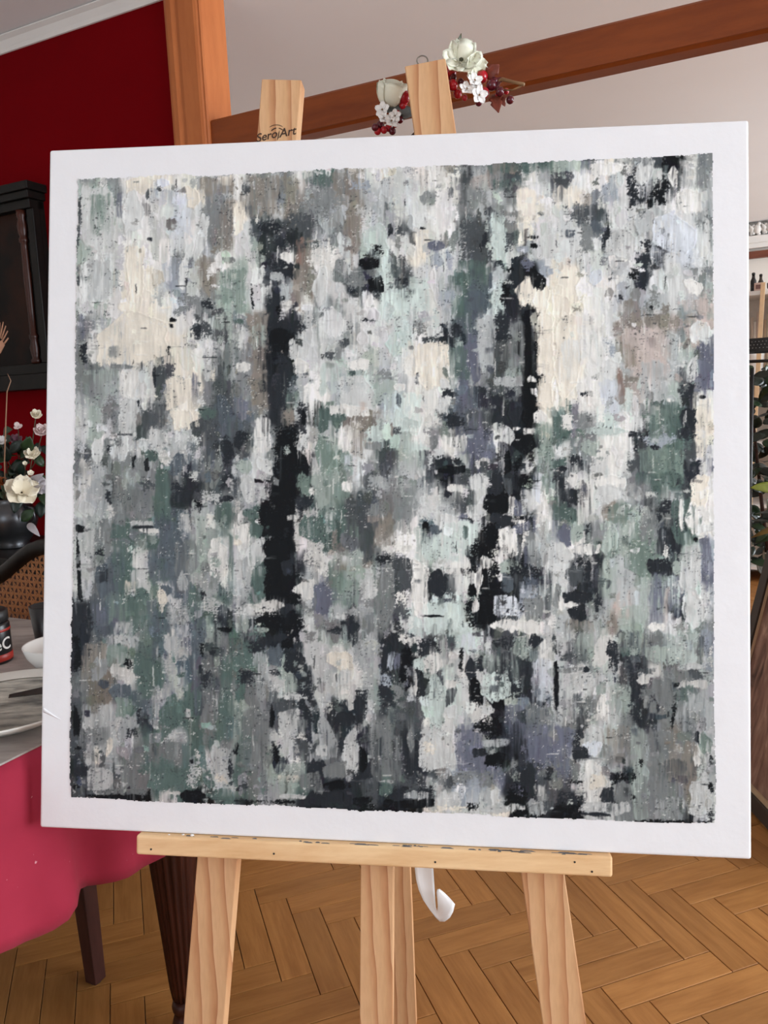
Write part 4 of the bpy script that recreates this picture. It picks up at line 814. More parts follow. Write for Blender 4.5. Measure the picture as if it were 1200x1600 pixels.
# roses
def rose(px, py, rpx, tilt, w=-0.01, stretch=1.0):
    """bud of overlapping cupped petals"""
    c = px_cvp(px, py, WW+w); ax = (VIEW*0.45 + UPV*tilt[1] + RTV*tilt[0]).normalized(); a = ax.orthogonal().normalized(); b = ax.cross(a); R0 = rpx*0.00112
    mb = MB()
    for l, (rf, n, top) in enumerate(((1.0, 5, 0.55), (0.84, 4, 0.85), (0.62, 3, 1.05), (0.4, 3, 1.15))):
        for k in range(n):
            th0 = 2*math.pi*(k+0.37*l)/n; half = math.pi/n*1.35; g = []
            for i_ in range(7):
                la = -1.2+(top+1.2)*i_/6; row = []
                for j_ in range(7):
                    q = j_/6*2-1; th = th0+half*q; rr = R0*rf*(1+0.05*q)*(1.0 + (0.16*(i_/6)**3 if l < 2 else 0))
                    lb = la-0.22*q*q*(i_/6)
                    row.append(c + (a*math.cos(th)+b*math.sin(th))*rr*math.cos(lb) + ax*rr*math.sin(lb)*1.05*stretch)
                g.append(row)
            mb.sheet(g, 0.0005, ax)
    return obj('rose', mb, M_petal, WREATH, True)
rose(612, 143, 19, (0.1, 0.75))
rose(723, 83, 16, (0.1, 0.9), -0.01, 1.35)
blossom('open_flower', px_cvp(720, 98, WW-0.018), (VIEW+UPV*0.2), 0.029, 6, M_petal, WREATH, cup=0.25, center=M_leafg, layers=1, wfac=1.25)
blossom('open_flower', px_cvp(738, 105, WW-0.012), (VIEW*0.6-UPV*0.3+RTV*0.5), 0.021, 5, M_petal, WREATH, cup=0.3, layers=1, wfac=1.2)
for (px, py, r_) in ((741, 127, 11), (729, 140, 10), (748, 149, 11), (744, 138, 8), (598, 172, 10), (600, 186, 9), (611, 190, 10), (617, 181, 8)):
    blossom('small_blossom', px_cvp(px, py, WW-0.016-random.random()*.006), VIEW+UPV*random.uniform(-.4, .4)+RTV*random.uniform(-.4, .4), r_*0.00118, 5, M_petw, WREATH, cup=0.15, center=M_twig, wfac=0.85)
for (px, py, r_, k) in ((617, 159, 5.5, 0), (631, 152, 9, 0), (630, 165, 6, 0), (622, 148, 4, 0), (703, 113, 9.5, 0), (707, 133, 7.5, 0), (715, 147, 6, 0), (753, 120, 8.5, 0), (757, 145, 7, 0), (708, 121, 5, 1), (699, 146, 5, 1), (768, 133, 7.5, 1), (773, 127, 5, 1),
                    (781, 143, 6, 1), (797, 156, 5.5, 1), (791, 143, 4, 0), (779, 149, 5, 0), (594, 196, 6, 1), (600, 203, 5, 0), (607, 200, 5, 0), (613, 205, 5, 1), (590, 205, 5, 0), (617, 195, 4, 0), (621, 178, 4.5, 0), (625, 187, 5, 1), (586, 199, 5, 1), (748, 160, 5, 1), (720, 128, 4.5, 1), (726, 153, 4, 0)):
    berry(px, py, r_, M_berry if k == 0 else M_berryd, random.uniform(-.014, 0.0))
def leaf(name, base, tip, width, nrm, mat, parent, lobes=0, bend=0.1, n=9, m=5):
    base, tip, nrm = Vector(base), Vector(tip), Vector(nrm).normalized(); ax = tip-base; L = ax.length; ax = ax/L
    side = ax.cross(nrm).normalized(); nn = side.cross(ax); g = []
    for i_ in range(n):
        k = i_/(n-1); wd = width*max(0.02, math.sin(math.pi*min(1, 0.04+k*0.95))**0.75*(1.0-0.25*k))
        if lobes: wd *= 0.62+0.38*abs(math.cos(lobes*math.pi*k))
        g.append([base+ax*L*k + side*wd*0.5*(j_/(m-1)*2-1) + nn*(bend*L*math.sin(math.pi*k) - abs(j_/(m-1)*2-1)*wd*-0.12) for j_ in range(m)])
    mb = MB().sheet(g, 0.0006 if L < .15 else 0.0009, nn)
    return obj(name, mb, mat, parent, True)
leaf('leaf', px_cvp(699, 100, WW), px_cvp(721, 52, WW-.012), 0.012, VIEW+RTV*.8, M_leafg, WREATH)
leaf('leaf', px_cvp(592, 168, WW), px_cvp(630, 178, WW-.006), 0.026, VIEW+UPV*.3, M_leafs, WREATH)
leaf('leaf', px_cvp(618, 180, WW), px_cvp(650, 176, WW-.004), 0.024, VIEW, M_leafs, WREATH)
leaf('leaf', px_cvp(760, 122, WW), px_cvp(780, 101, WW-.012), 0.026, VIEW+RTV*.3, M_leafb, WREATH, lobes=3)
leaf('leaf', px_cvp(772, 148, WW), px_cvp(779, 176, WW-.012), 0.024, VIEW-RTV*.2, M_leafb, WREATH, lobes=3)
leaf('leaf', px_cvp(778, 150, WW), px_cvp(789, 166, WW-.008), 0.016, VIEW, M_leafb, WREATH, lobes=2)
leaf('leaf', px_cvp(764, 138, WW), px_cvp(786, 122, WW-.008), 0.022, VIEW, plain('maroon_leaf', (86, 20, 22), 0.5, var=0.2), WREATH, lobes=2)
tw = MB().tube([px_cvp(765, 138, WW+.004), px_cvp(785, 124, WW-.008), px_cvp(804, 129, WW-.018), px_cvp(819, 132, WW-.024)], [0.0035, 0.003, 0.0024, 0.0026], 8)
tw.tube([px_cvp(735, 118, WW), px_cvp(754, 109, WW-.01)], 0.0012, 6).tube([px_cvp(770, 140, WW), px_cvp(800, 141, WW-.014), px_cvp(815, 134, WW-.02)], 0.0012, 6)
obj('twig', tw, M_twig, WREATH, True)

# ================================================================== DINING TABLE (left)
TZ = 0.75
TABLE = thing('dining_table', 'dark dining table with fluted legs under the crimson cloth', 'table', rm(-1.4, 0.55, 0))
obj('tabletop', MB().rbox(-1.86, -0.992, -0.15, 1.285, TZ-0.03, TZ), M_maho, TABLE, bevel=0.003)
obj('apron', MB().rbox(-1.80, -1.78, -0.08, 1.17, TZ-0.12, TZ-0.031).rbox(-1.04, -1.02, -0.08, 1.17, TZ-0.12, TZ-0.031).rbox(-1.78, -1.04, 1.13, 1.15, TZ-0.12, TZ-0.031).rbox(-1.78, -1.04, -0.06, -0.04, TZ-0.12, TZ-0.031), M_maho, TABLE)
for (s_, t_) in ((-1.022, 1.085), (-1.022, -0.02), (-1.79, 1.085), (-1.79, -0.02)):
    lg_ = obj('leg', MB().lathe(rm(s_, t_, 0.088), [(0.024, 0), (0.028, 0.03), (0.040, 0.22), (0.049, 0.36), (0.053, 0.46), (0.050, 0.48), (0.056, 0.49), (0.056, 0.51), (0.046, 0.52), (0.046, 0.64)], 72, ZV, 18, 0.13), M_maho, TABLE, True)
    obj('ball_foot', MB().lathe(rm(s_, t_, 0), [(0.008, 0), (0.020, 0.004), (0.028, 0.020), (0.029, 0.032), (0.024, 0.050), (0.018, 0.058), (0.026, 0.064), (0.027, 0.072), (0.022, 0.088)], 24), M_maho, lg_, True)
# crimson tablecloth: top plus a wavy skirt all the way round
M_cloth, _nt, _b = new_mat('crimson_cotton_cloth')
_tc = _nt.nodes.new('ShaderNodeTexCoord'); _n1 = _nt.nodes.new('ShaderNodeTexNoise'); _n1.inputs['Scale'].default_value = 9; _n1.inputs['Detail'].default_value = 5
_nt.links.new(_tc.outputs['Object'], _n1.inputs['Vector'])
_c1 = _nt.nodes.new('ShaderNodeValToRGB'); _c1.color_ramp.elements[0].position = .3; _c1.color_ramp.elements[1].position = .7
_c1.color_ramp.elements[0].color = (*lin((152, 40, 60)), 1); _c1.color_ramp.elements[1].color = (*lin((163, 47, 68)), 1)
_nt.links.new(_n1.outputs['Fac'], _c1.inputs['Fac'])
_n2 = _nt.nodes.new('ShaderNodeTexNoise'); _n2.inputs['Scale'].default_value = 95; _n2.inputs['Detail'].default_value = 2
_nt.links.new(_tc.outputs['Object'], _n2.inputs['Vector'])
_c2 = _nt.nodes.new('ShaderNodeValToRGB'); _c2.color_ramp.elements[0].position = .735; _c2.color_ramp.elements[1].position = .77
_nt.links.new(_n2.outputs['Fac'], _c2.inputs['Fac'])
_mx = _nt.nodes.new('ShaderNodeMixRGB'); _mx.inputs[2].default_value = (*lin((206, 150, 158)), 1)
_nt.links.new(_c2.outputs['Color'], _mx.inputs[0]); _nt.links.new(_c1.outputs['Color'], _mx.inputs[1]); _nt.links.new(_mx.outputs['Color'], _b.inputs['Base Color'])
_b.inputs['Roughness'].default_value = 0.85; _b.inputs['Sheen Weight'].default_value = 0.04; _b.inputs['Specular IOR Level'].default_value = 0.15
cl_ = MB(); c0, c1_, e0, e1 = -1.875, -0.976, -0.165, 1.302; rad = 0.04
per = []
def arc(cx, cy, a0_, a1_, n=8):
    for k in range(n+1):
        a_ = math.radians(a0_+(a1_-a0_)*k/n); per.append((cx+rad*math.cos(a_), cy+rad*math.sin(a_), math.cos(a_), math.sin(a_)))
def line(x0, y0, x1, y1, nx, ny, n):
    for k in range(1, n): per.append((x0+(x1-x0)*k/n, y0+(y1-y0)*k/n, nx, ny))
line(c1_, e0+rad, c1_, e1-rad, 1, 0, 70); arc(c1_-rad, e1-rad, 0, 90); line(c1_-rad, e1, c0+rad, e1, 0, 1, 40); arc(c0+rad, e1-rad, 90, 180)
line(c0, e1-rad, c0, e0+rad, -1, 0, 40); arc(c0+rad, e0+rad, 180, 270); line(c0+rad, e0, c1_-rad, e0, 0, -1, 40); arc(c1_-rad, e0+rad, 270, 360)
# hem heights follow the photograph along the visible side
hem_t = [-.2, .61, .668, .733, .758, .785, .804, .832, .862, .919, .982, 1.12, 1.32]; hem_z = [.49, .492, .494, .479, .484, .497, .501, .490, .478, .467, .465, .47, .475]
rows = 12; rings = []; arc_l = 0; lastp = None
for r_ in range(rows+1):
    k = r_/rows; ring_ = []; arc_l = 0; lastp = None
    for (x, y, nx, ny) in per:
        if lastp: arc_l += math.hypot(x-lastp[0], y-lastp[1])
        lastp = (x, y)
        hem = np.interp(y, hem_t, hem_z) if nx > 0.9 else 0.475
        z = (TZ+0.004)*(1-k) + hem*k
        wob = (0.016*math.sin(arc_l*31)+0.010*math.sin(arc_l*57+1.3))*k**1.3 + 0.012*k
        if r_ == 0: wob = -0.004
        ring_.append(rm(x+nx*wob, y+ny*wob, z))
    rings.append(ring_)
vs = [p for r_ in rings for p in r_]; npr = len(per); fs = []
for r_ in range(rows):
    for k in range(npr):
        fs.append((r_*npr+k, r_*npr+(k+1) % npr, (r_+1)*npr+(k+1) % npr, (r_+1)*npr+k))
fs.append(tuple(range(npr-1, -1, -1)))
cl_.add(vs, fs)
clo = obj('tablecloth', cl_, M_cloth, None, True); tag(clo, 'crimson cotton cloth hanging over the dining table', 'tablecloth')
sm = clo.modifiers.new('cloth_thickness', 'SOLIDIFY'); sm.thickness = 0.0018; sm.offset = 1
# grey wood-print paper sheet over the cloth
M_paper = wood('grey_wood_print_paper', (176, 166, 160), (140, 130, 124), (7, 26, 10), 0.55, wave=3, rot=(0, 0, math.radians(26)))
ps = MB().rbox(-1.80, -0.979, 0.10, 1.298, TZ+0.0065, TZ+0.0095)
tag(obj('paper_sheet', ps, M_paper, None), 'grey wood-patterned sheet protecting the table top', 'table cover')
TT = TZ+0.0095
# black jar with red bands and white letters
jc = Vector(px_z(-12, 1034, TT)); jr = 0.040
JAR = thing('paint_jar', 'black jar with red bands and white letters on the table', 'jar', jc)
obj('jar_body', MB().lathe(jc, [(jr-.003, 0), (jr, 0.003), (jr, 0.078), (jr-.003, 0.084)], 40), plain('black_glossy_label', (24, 22, 24), 0.3, var=0.05), JAR, True)
obj('lid', MB().lathe(jc, [(jr-.004, 0.0841), (jr-.001, 0.086), (jr-.001, 0.106), (jr-.005, 0.109)], 40), M_black, JAR, True)
M_jred = plain('red_label_band', (168, 44, 32), 0.4, var=0.08)
obj('red_band', MB().lathe(jc, [(jr+.0003, 0.006), (jr+.0006, 0.0062), (jr+.0006, 0.020), (jr+.0003, 0.0202)], 40), M_jred, JAR, True)
obj('red_band', MB().lathe(jc, [(jr+.0003, 0.066), (jr+.0006, 0.0662), (jr+.0006, 0.071), (jr+.0003, 0.0712)], 40), M_jred, JAR, True)
_a0 = math.atan2(-jc.y, -jc.x)
def wrap_fn(ang0, zc):
    def f(x, y, z):
        a_ = ang0 + x/jr; return Vector((jc.x+(jr+.0008)*math.cos(a_), jc.y+(jr+.0008)*math.sin(a_), jc.z+zc+y))
    return f
obj('lettering', place_flat(text_mesh('lettering', 'eC', 0.034, 0.0), wrap_fn(_a0+0.62, 0.030)), M_ceramic, JAR)
# dark cup
cc_ = Vector(px_z(79, 1008, TT))
CUP = thing('cup', 'black tumbler standing behind the white bowl', 'cup', cc_)
obj('cup_body', MB().lathe(cc_, [(0.026, 0), (0.028, 0.003), (0.036, 0.090), (0.034, 0.090), (0.0265, 0.008), (0.001, 0.006)], 32), plain('charcoal_ceramic', (44, 43, 44), 0.35, var=0.05), CUP, True)
# white bowl
bc = Vector(px_z(97, 1052, TT))
BOWL = thing('bowl', 'small white glazed bowl on the table beside the painting', 'bowl', bc)
obj('bowl_body', MB().lathe(bc, [(0.024, 0), (0.028, 0.002), (0.030, 0.008), (0.048, 0.024), (0.060, 0.042), (0.066, 0.060), (0.0655, 0.062), (0.0635, 0.060), (0.056, 0.042), (0.044, 0.026), (0.024, 0.014), (0.001, 0.013)], 48), M_ceramic, BOWL, True)
# plate used as palette
pc = Vector(px_z(8, 1121, TT)); 
PLATE = thing('palette_plate', 'large white plate smeared with grey and black paint', 'plate', pc)
obj('plate_body', MB().lathe(pc, [(0.085, 0), (0.090, 0.001), (0.095, 0.006), (0.135, 0.020), (0.150, 0.030), (0.151, 0.032), (0.148, 0.0325), (0.130, 0.023), (0.100, 0.011), (0.080, 0.008), (0.001, 0.007)], 64), plain('marbled_white_plate', (226, 222, 214), 0.3, var=0.04, scale=20), PLATE, True)
M_smear = wood('mixed_grey_paint', (206, 202, 190), (96, 96, 92), (14, 40, 14), 0.4, wave=2.2, rot=(0, 0, math.radians(-20)))
obj('paint_smear', MB().lathe(pc, [(0.128, 0.0225), (0.129, 0.0236), (0.100, 0.0125), (0.080, 0.0095), (0.001, 0.0085)], 56), M_smear, PLATE, True)
sm_ = MB()
for (a_, b_, w_) in (((-2, 1146), (16, 1138), 4), ((10, 1141), (22, 1137), 3)):
    p, q = Vector(px_z(*a_, TT+.018)), Vector(px_z(*b_, TT+.018)); sm_.tube([p, p.lerp(q, .5), q], [.002, w_*.0011, .002], 8)
obj('black_paint_dab', sm_, M_black, PLATE, True)
# palette knife across the plate
k0_, k1_ = Vector(px_z(14, 1088, TT+.036)), Vector(px_z(84, 1077, TT+.036))
KN = thing('palette_knife', 'black-bladed palette knife lying across the plate', 'palette knife', k0_.lerp(k1_, .5))
dk = (k1_-k0_).normalized(); sk_ = dk.cross(ZV).normalized()
kb = MB().hexa([k0_-sk_*.006, k1_-sk_*.022, k1_+sk_*.020, k0_+sk_*.010] + [p+ZV*.0015 for p in (k0_-sk_*.006, k1_-sk_*.022, k1_+sk_*.020, k0_+sk_*.010)])
obj('blade', kb, plain('paint_blackened_blade', (40, 36, 32), 0.4, var=0.2), KN, bevel=0.0004)
obj('handle', MB().tube([k1_+dk*.0+ZV*.001, k1_+dk*.02+ZV*.004, k1_+dk*.09+ZV*.004], [.003, .007, .006], 10), M_trim, KN, True)
# wooden stick by the jar
wb = [Vector(px_z(-30, 1071, TT+.004)), Vector(px_z(7, 1064, TT+.004))]
tag(obj('wooden_spatula', MB().tube([wb[0], wb[1]], [0.004, 0.006], 8), M_cane, None, True), 'short wooden stick lying behind the plate', 'stick')

# ================================================================== CANE CHAIR
CHAIR = thing('cane_chair', 'dark wooden chair with woven cane back at the far table side', 'chair', rm(-1.6, 1.33, 0))
def cpt(s_, t_, z_): return rm(s_, t_, z_)
bt = 1.40
def rail_z(s_):
    q = min(1.0, max(0.0, (abs(s_+1.57)-0.08)/0.25)); return 0.922 - 0.115*q*q*(3-2*q)*0.9
rp = [cpt(-1.57+0.5*(k/20-0.5)*1.30, bt, rail_z(-1.57+0.5*(k/20-0.5)*1.30)) for k in range(21)]
g = []
for p in rp: g.append([p+ZV*.022-DNV*.014, p+ZV*.030, p+ZV*.022+DNV*.014])
rl_ = MB().tube(rp, 0.021, 10)
obj('top_rail', rl_, M_darkwood, CHAIR, True)
for s_ in (-1.90, -1.26):
    obj('rear_leg', MB().tube([cpt(s_, bt+.05, 0), cpt(s_, bt+.0, .42), cpt(s_, bt, rail_z(s_)+.005)], [.017, .021, .019], 8), M_chair, CHAIR, True)
cane = MB(); sp = 0.0155
zlo = 0.54
def strip(p, q, w, dz):
    d = (q-p).normalized(); n_ = d.cross(DNV).normalized()*w/2; o_ = DNV*dz
    cane.hexa([p-n_+o_, q-n_+o_, q+n_+o_, p+n_+o_, p-n_+o_-DNV*.0008, q-n_+o_-DNV*.0008, q+n_+o_-DNV*.0008, p+n_+o_-DNV*.0008])
k = 0; s_ = -1.882
while s_ < -1.278:
    strip(cpt(s_, bt, zlo), cpt(s_, bt, rail_z(s_)-.012), .0052, 0); s_ += sp
z_ = zlo
while z_ < 0.90:
    # horizontal strands stop at the curved rail
    ss = [q for q in np.linspace(-1.885, -1.275, 62) if rail_z(q)-.012 > z_]
    if len(ss) > 1: strip(cpt(ss[0], bt, z_), cpt(ss[-1], bt, z_), .0062, -.001)
    z_ += sp*1.15
for dg_ in (1, -1):
    for k in range(-30, 60):
        a_ = -1.885 + k*sp*2; pts = [(a_+q*0.01, zlo+q*0.01*1.15) if dg_ == 1 else (a_+q*0.01, 0.9-q*0.01*1.15) for q in range(0, 40)]
        pts = [p for p in pts if -1.885 < p[0] < -1.275 and zlo < p[1] < rail_z(p[0])-.012]
        if len(pts) > 2: strip(cpt(pts[0][0], bt, pts[0][1]), cpt(pts[-1][0], bt, pts[-1][1]), .0030, -.0021)
co = obj('cane_webbing', cane, M_cane, CHAIR); co['kind'] = 'stuff'
obj('lower_rail', MB().rbox(-1.90, -1.26, bt-.012, bt+.012, .50, .535), M_chair, CHAIR, bevel=.003)
obj('seat', MB().rbox(-1.90, -1.26, 1.06, bt+.02, .43, .47), M_chair, CHAIR, bevel=.008)
fp = st(px_z(150, 1533, 0)); 
def sqleg(s0, t0, s1, t1, w0, w1, ztop):
    return MB().hexa([rm(s0-w0, t0-w0, 0.004), rm(s0+w0, t0-w0, 0.004), rm(s0+w0, t0+w0, 0.004), rm(s0-w0, t0+w0, 0.004), rm(s1-w1, t1-w1, ztop), rm(s1+w1, t1-w1, ztop), rm(s1+w1, t1+w1, ztop), rm(s1-w1, t1+w1, ztop)])
for (s0, s1) in ((fp[0], fp[0]-0.012), (fp[0]-.52, fp[0]-.50)):
    l_ = obj('front_leg', sqleg(s0, fp[1], s1, 1.125, .0155, .0215, .43), M_chair, CHAIR, bevel=.002)
    obj('glide', MB().lathe(rm(s0, fp[1], 0), [(.012, 0), (.013, .002), (.013, .0038)], 16), M_pewter, l_)

# ================================================================== FRAMED PICTURE on the red wall
FR = thing('framed_picture', 'dark old painting in a black wooden frame with turned columns on the red wall', 'picture', rm(-2.83, 2.29, 1.36))
sR, sL = -2.515, -3.16; zB, zT = 1.362, 2.135
obj('backboard', MB().rbox(sL+.03, sR-.012, 2.270, 2.299, zB+.02, zT-.02), M_darkwood, FR)
obj('cornice', MB().rbox(sL-.01, sR+.012, 2.205, 2.299, zT-.030, zT).rbox(sL+.005, sR, 2.215, 2.299, zT-.058, zT-.0301).rbox(sL+.02, sR-.012, 2.228, 2.299, zT-.092, zT-.0581), M_darkwood, FR, bevel=.003)
obj('base_moulding', MB().rbox(sL, sR+.006, 2.215, 2.299, zB, zB+.06).rbox(sL+.015, sR-.008, 2.23, 2.299, zB+.0601, zB+.10), M_darkwood, FR, bevel=.003)
for s_ in (sR-.022, sL+.022):
    obj('outer_stile', MB().rbox(s_-.018, s_+.018, 2.235, 2.2699, zB+.101, zT-.093), M_darkwood, FR, bevel=.003)
for s_ in (sR-.072, sL+.072):
    obj('column', MB().lathe(rm(s_, 2.240, zB+.101), [(.018, 0), (.020, .012), (.014, .02), (.017, .035), (.020, .06), (.014, .09), (.018, .098), (.0185, .108), (.0135, .115), (.0145, .20), (.0165, .32), (.0145, .43), (.0135, .455), (.019, .462), (.019, .472), (.0145, .48), (.019, .495), (.021, .520), (.015, .548), (.019, .556), (.019, .578)], 24), M_maho, FR, True)
M_pic, _nt, _b = new_mat('dark_varnished_oil_picture')
_tc = _nt.nodes.new('ShaderNodeTexCoord'); _n1 = _nt.nodes.new('ShaderNodeTexNoise'); _n1.inputs['Scale'].default_value = 5; _n1.inputs['Detail'].default_value = 4
_nt.links.new(_tc.outputs['Object'], _n1.inputs['Vector']); _c1 = _nt.nodes.new('ShaderNodeValToRGB')
_c1.color_ramp.elements[0].position = .35; _c1.color_ramp.elements[0].color = (*lin((14, 6, 4)), 1); _c1.color_ramp.elements[1].position = .72; _c1.color_ramp.elements[1].color = (*lin((58, 28, 12)), 1)
_nt.links.new(_n1.outputs['Fac'], _c1.inputs['Fac']); _nt.links.new(_c1.outputs['Color'], _b.inputs['Base Color']); _b.inputs['Roughness'].default_value = 0.5; _b.inputs['Specular IOR Level'].default_value = 0.15
obj('picture_panel', MB().rbox(sL+.09, sR-.095, 2.258, 2.2695, zB+.101, zT-.093), M_pic, FR)
# painted hand in the picture, flat on the panel
hd = MB(); M_skin = plain('painted_skin_tone', (196, 142, 112), 0.5, var=0.12, scale=40)
def hp(px, py): 
    p = px_t(px, py, 2.2572); return Vector(p)
hd.tube([hp(-12, 556), hp(-2, 545), hp(5, 535)], [.018, .020, .014], 10)
for (a_, b_, r_) in (((3, 534), (12, 517), .0042), ((2, 530), (9, 509), .0045), ((0, 528), (5, 503), .0046), ((-2, 529), (0, 504), .0045), ((4, 540), (13, 528), .0045)):
    hd.tube([hp(*a_), hp((a_[0]+b_[0])/2, (a_[1]+b_[1])/2), hp(*b_)], [r_, r_, r_*.7], 8)
for i_, v in enumerate(hd.v):
    s_, t_ = st(v); hd.v[i_] = tuple(rm(s_, 2.2575+(t_-2.2572)*0.04, v[2]))
obj('painted_hand', hd, M_skin, FR, True)

# ================================================================== SIDEBOARD + VASE OF FLOWERS
SB = thing('sideboard', 'low dark sideboard against the red wall behind the cane chair', 'sideboard', rm(-2.6, 2.05, 0))
obj('body', MB().rbox(-3.3, -1.95, 1.86, 2.24, .08, .74), M_darkwood, SB, bevel=.004)
obj('top', MB().rbox(-3.33, -1.92, 1.83, 2.25, .7405, .77), M_darkwood, SB, bevel=.004)
for s_ in (-3.25, -2.0):
    for t_ in (1.90, 2.20): obj('leg', MB().rbox(s_-.02, s_+.02, t_-.02, t_+.02, 0, .0795), M_darkwood, SB)
for s_ in (-2.96, -2.29):
    d_ = obj('door', MB().rbox(s_-.31, s_+.31, 1.848, 1.8595, .11, .71), M_maho, SB, bevel=.003)
    obj('knob', MB().ball(rm(s_+(.27 if s_ < -2.6 else -.27), 1.838, .44), .012), M_pewter, d_, True)
vc = Vector(px_t(22, 838, 2.02)); vc = rm(st(vc)[0], 2.02, 0.77)
VASE = thing('flower_vase', 'dark pewter pot standing on the sideboard', 'vase', vc)
obj('pot', MB().lathe(vc, [(.055, 0), (.060, .004), (.050, .015), (.075, .05), (.092, .10), (.090, .135), (.070, .165), (.062, .175), (.068, .185), (.062, .186), (.056, .174), (.050, .16), (.001, .15)], 40), M_pewter, VASE, True)
obj('handle', MB().tube([vc+D1V*.075+ZV*.155, vc+D1V*.118+ZV*.150, vc+D1V*.122+ZV*.105, vc+D1V*.090+ZV*.075], .006, 8), M_pewter, VASE, True)
BQ = thing('flower_bouquet', 'bouquet of white roses, mauve blooms and dark leaves in the pewter pot', 'flowers', vc+ZV*.16)
M_bl1 = plain('ivory_rose_petal', (238, 228, 206), 0.6, var=0.05, scale=40); M_bl2 = plain('blush_petal', (226, 204, 200), 0.6, var=0.05, scale=40); M_bl3 = plain('mauve_petal', (132, 92, 104), 0.6, var=0.1, scale=40)
M_bl4 = plain('rust_petal', (150, 78, 34), 0.6, var=0.1, scale=40); M_lg = plain('deep_green_leaf', (34, 56, 26), 0.45, var=0.2, scale=30); M_lg2 = plain('darkest_green_leaf', (22, 38, 30), 0.45, var=0.2, scale=30)
M_lgr = plain('silver_grey_leaf', (178, 172, 176), 0.5, var=0.1, scale=30)
def fpt(px, py, t_): return Vector(px_t(px, py, t_))
stm = MB(); mouth = vc+ZV*.17
fl = [(34, 770, 1.90, 24, M_bl1, 5, .12, 2), (56, 650, 2.00, 9, M_bl1, 6, .6, 3), (66, 676, 2.00, 12, M_bl2, 6, .6, 3), (51, 711, 1.97, 12, M_bl1, 6, .4, 2), (25, 689, 2.04, 10, M_bl3, 7, .5, 2), (0, 690, 2.0, 9, M_petw, 6, .5, 2),
      (5, 754, 1.98, 9, M_bl4, 7, .4, 2), (46, 752, 1.99, 9, M_bl4, 7, .4, 2), (62, 762, 1.97, 15, M_lgr, 5, .2, 1), (28, 667, 2.03, 7, M_bl2, 3, .3, 1), (39, 725, 1.99, 4, M_bl1, 5, .7, 1), (48, 740, 1.98, 5, M_bl1, 5, .4, 1), (-25, 720, 1.97, 16, M_bl1, 6, .4, 2), (-15, 655, 2.0, 11, M_bl2, 6, .5, 2)]
for (px, py, t_, r_, mt, n_, cup_, ly) in fl:
    c = fpt(px, py, t_); rr = r_*0.00245
    ax = (Vector(CO)-c).normalized()*0.8 + ZV*0.5 + Vector((random.uniform(-.2, .2), 0, 0))
    blossom('bloom', c, ax, rr, n_, mt, BQ, cup=cup_, layers=ly, wfac=1.15)
    stm.tube([mouth+Vector((random.uniform(-.02, .02), random.uniform(-.02, .02), 0)), mouth.lerp(c, .55)+DNV*.03, c], [.0026, .0022, .002], 6)
obj('stem', stm, plain('brown_green_stem', (74, 62, 40), 0.6, var=.2), BQ, True)
for k in range(34):   # dark foliage between the blooms
    c = fpt(random.uniform(-10, 72), random.uniform(668, 800), random.uniform(1.99, 2.09)); a_ = random.uniform(0, 2*math.pi)
    leaf('leaf', c, c + D1V*.07*math.cos(a_) + ZV*.06*math.sin(a_) - DNV*.015, random.uniform(.03, .05), (Vector(CO)-c).normalized()+ZV*.3, (M_lg2, M_lg2, M_lg)[k % 3], BQ, bend=.08, n=6, m=4)
for k in range(46):
    a_ = random.uniform(0, 2*math.pi); rr = random.uniform(.03, .15); z_ = random.uniform(.0, .30)
    b_ = mouth + D1V*rr*math.cos(a_)*.5 + DNV*abs(rr*math.sin(a_))*.35 + ZV*(z_*.7)
    t_ = b_ + D1V*math.cos(a_)*random.uniform(.04, .09) + DNV*math.sin(a_)*.04 + ZV*random.uniform(-.02, .06)
    leaf('leaf', b_, t_, random.uniform(.03, .05), (Vector(CO)-b_).normalized()+ZV*.6, M_lg2 if k % 3 else M_lg, BQ, bend=random.uniform(-.1, .15), n=6, m=4)
leaf('leaf', fpt(40, 705, 1.96), fpt(47, 682, 1.95), .052, (Vector(CO)-fpt(44, 695, 1.95)), M_lg, BQ)
leaf('leaf', fpt(28, 770, 1.93), fpt(22, 802, 1.90), .050, (Vector(CO)-fpt(25, 790, 1.93)), M_lg2, BQ)
for (a_, b_) in (((45, 755), (68, 740)), ((50, 770), (70, 756)), ((52, 758), (66, 772))):
    leaf('leaf', fpt(*a_, 1.96), fpt(*b_, 1.94), .035, (Vector(CO)-fpt(*a_, 1.96)), M_lgr, BQ)
leaf('leaf', fpt(44, 818, 1.93), fpt(62, 838, 1.90), .03, (Vector(CO)-fpt(50, 825, 1.9)), M_lgr, BQ)
# pale dried reed
rd = MB().tube([mouth+DNV*-.02, fpt(7, 722, 1.93), fpt(9, 660, 1.90), fpt(11, 612, 1.88), fpt(17, 595, 1.87), fpt(12, 584, 1.88)], [.0022, .0026, .0024, .002, .0014, .001], 6)
obj('dried_reed', rd, plain('pale_reed', (160, 122, 96), 0.6, var=.1), BQ, True)

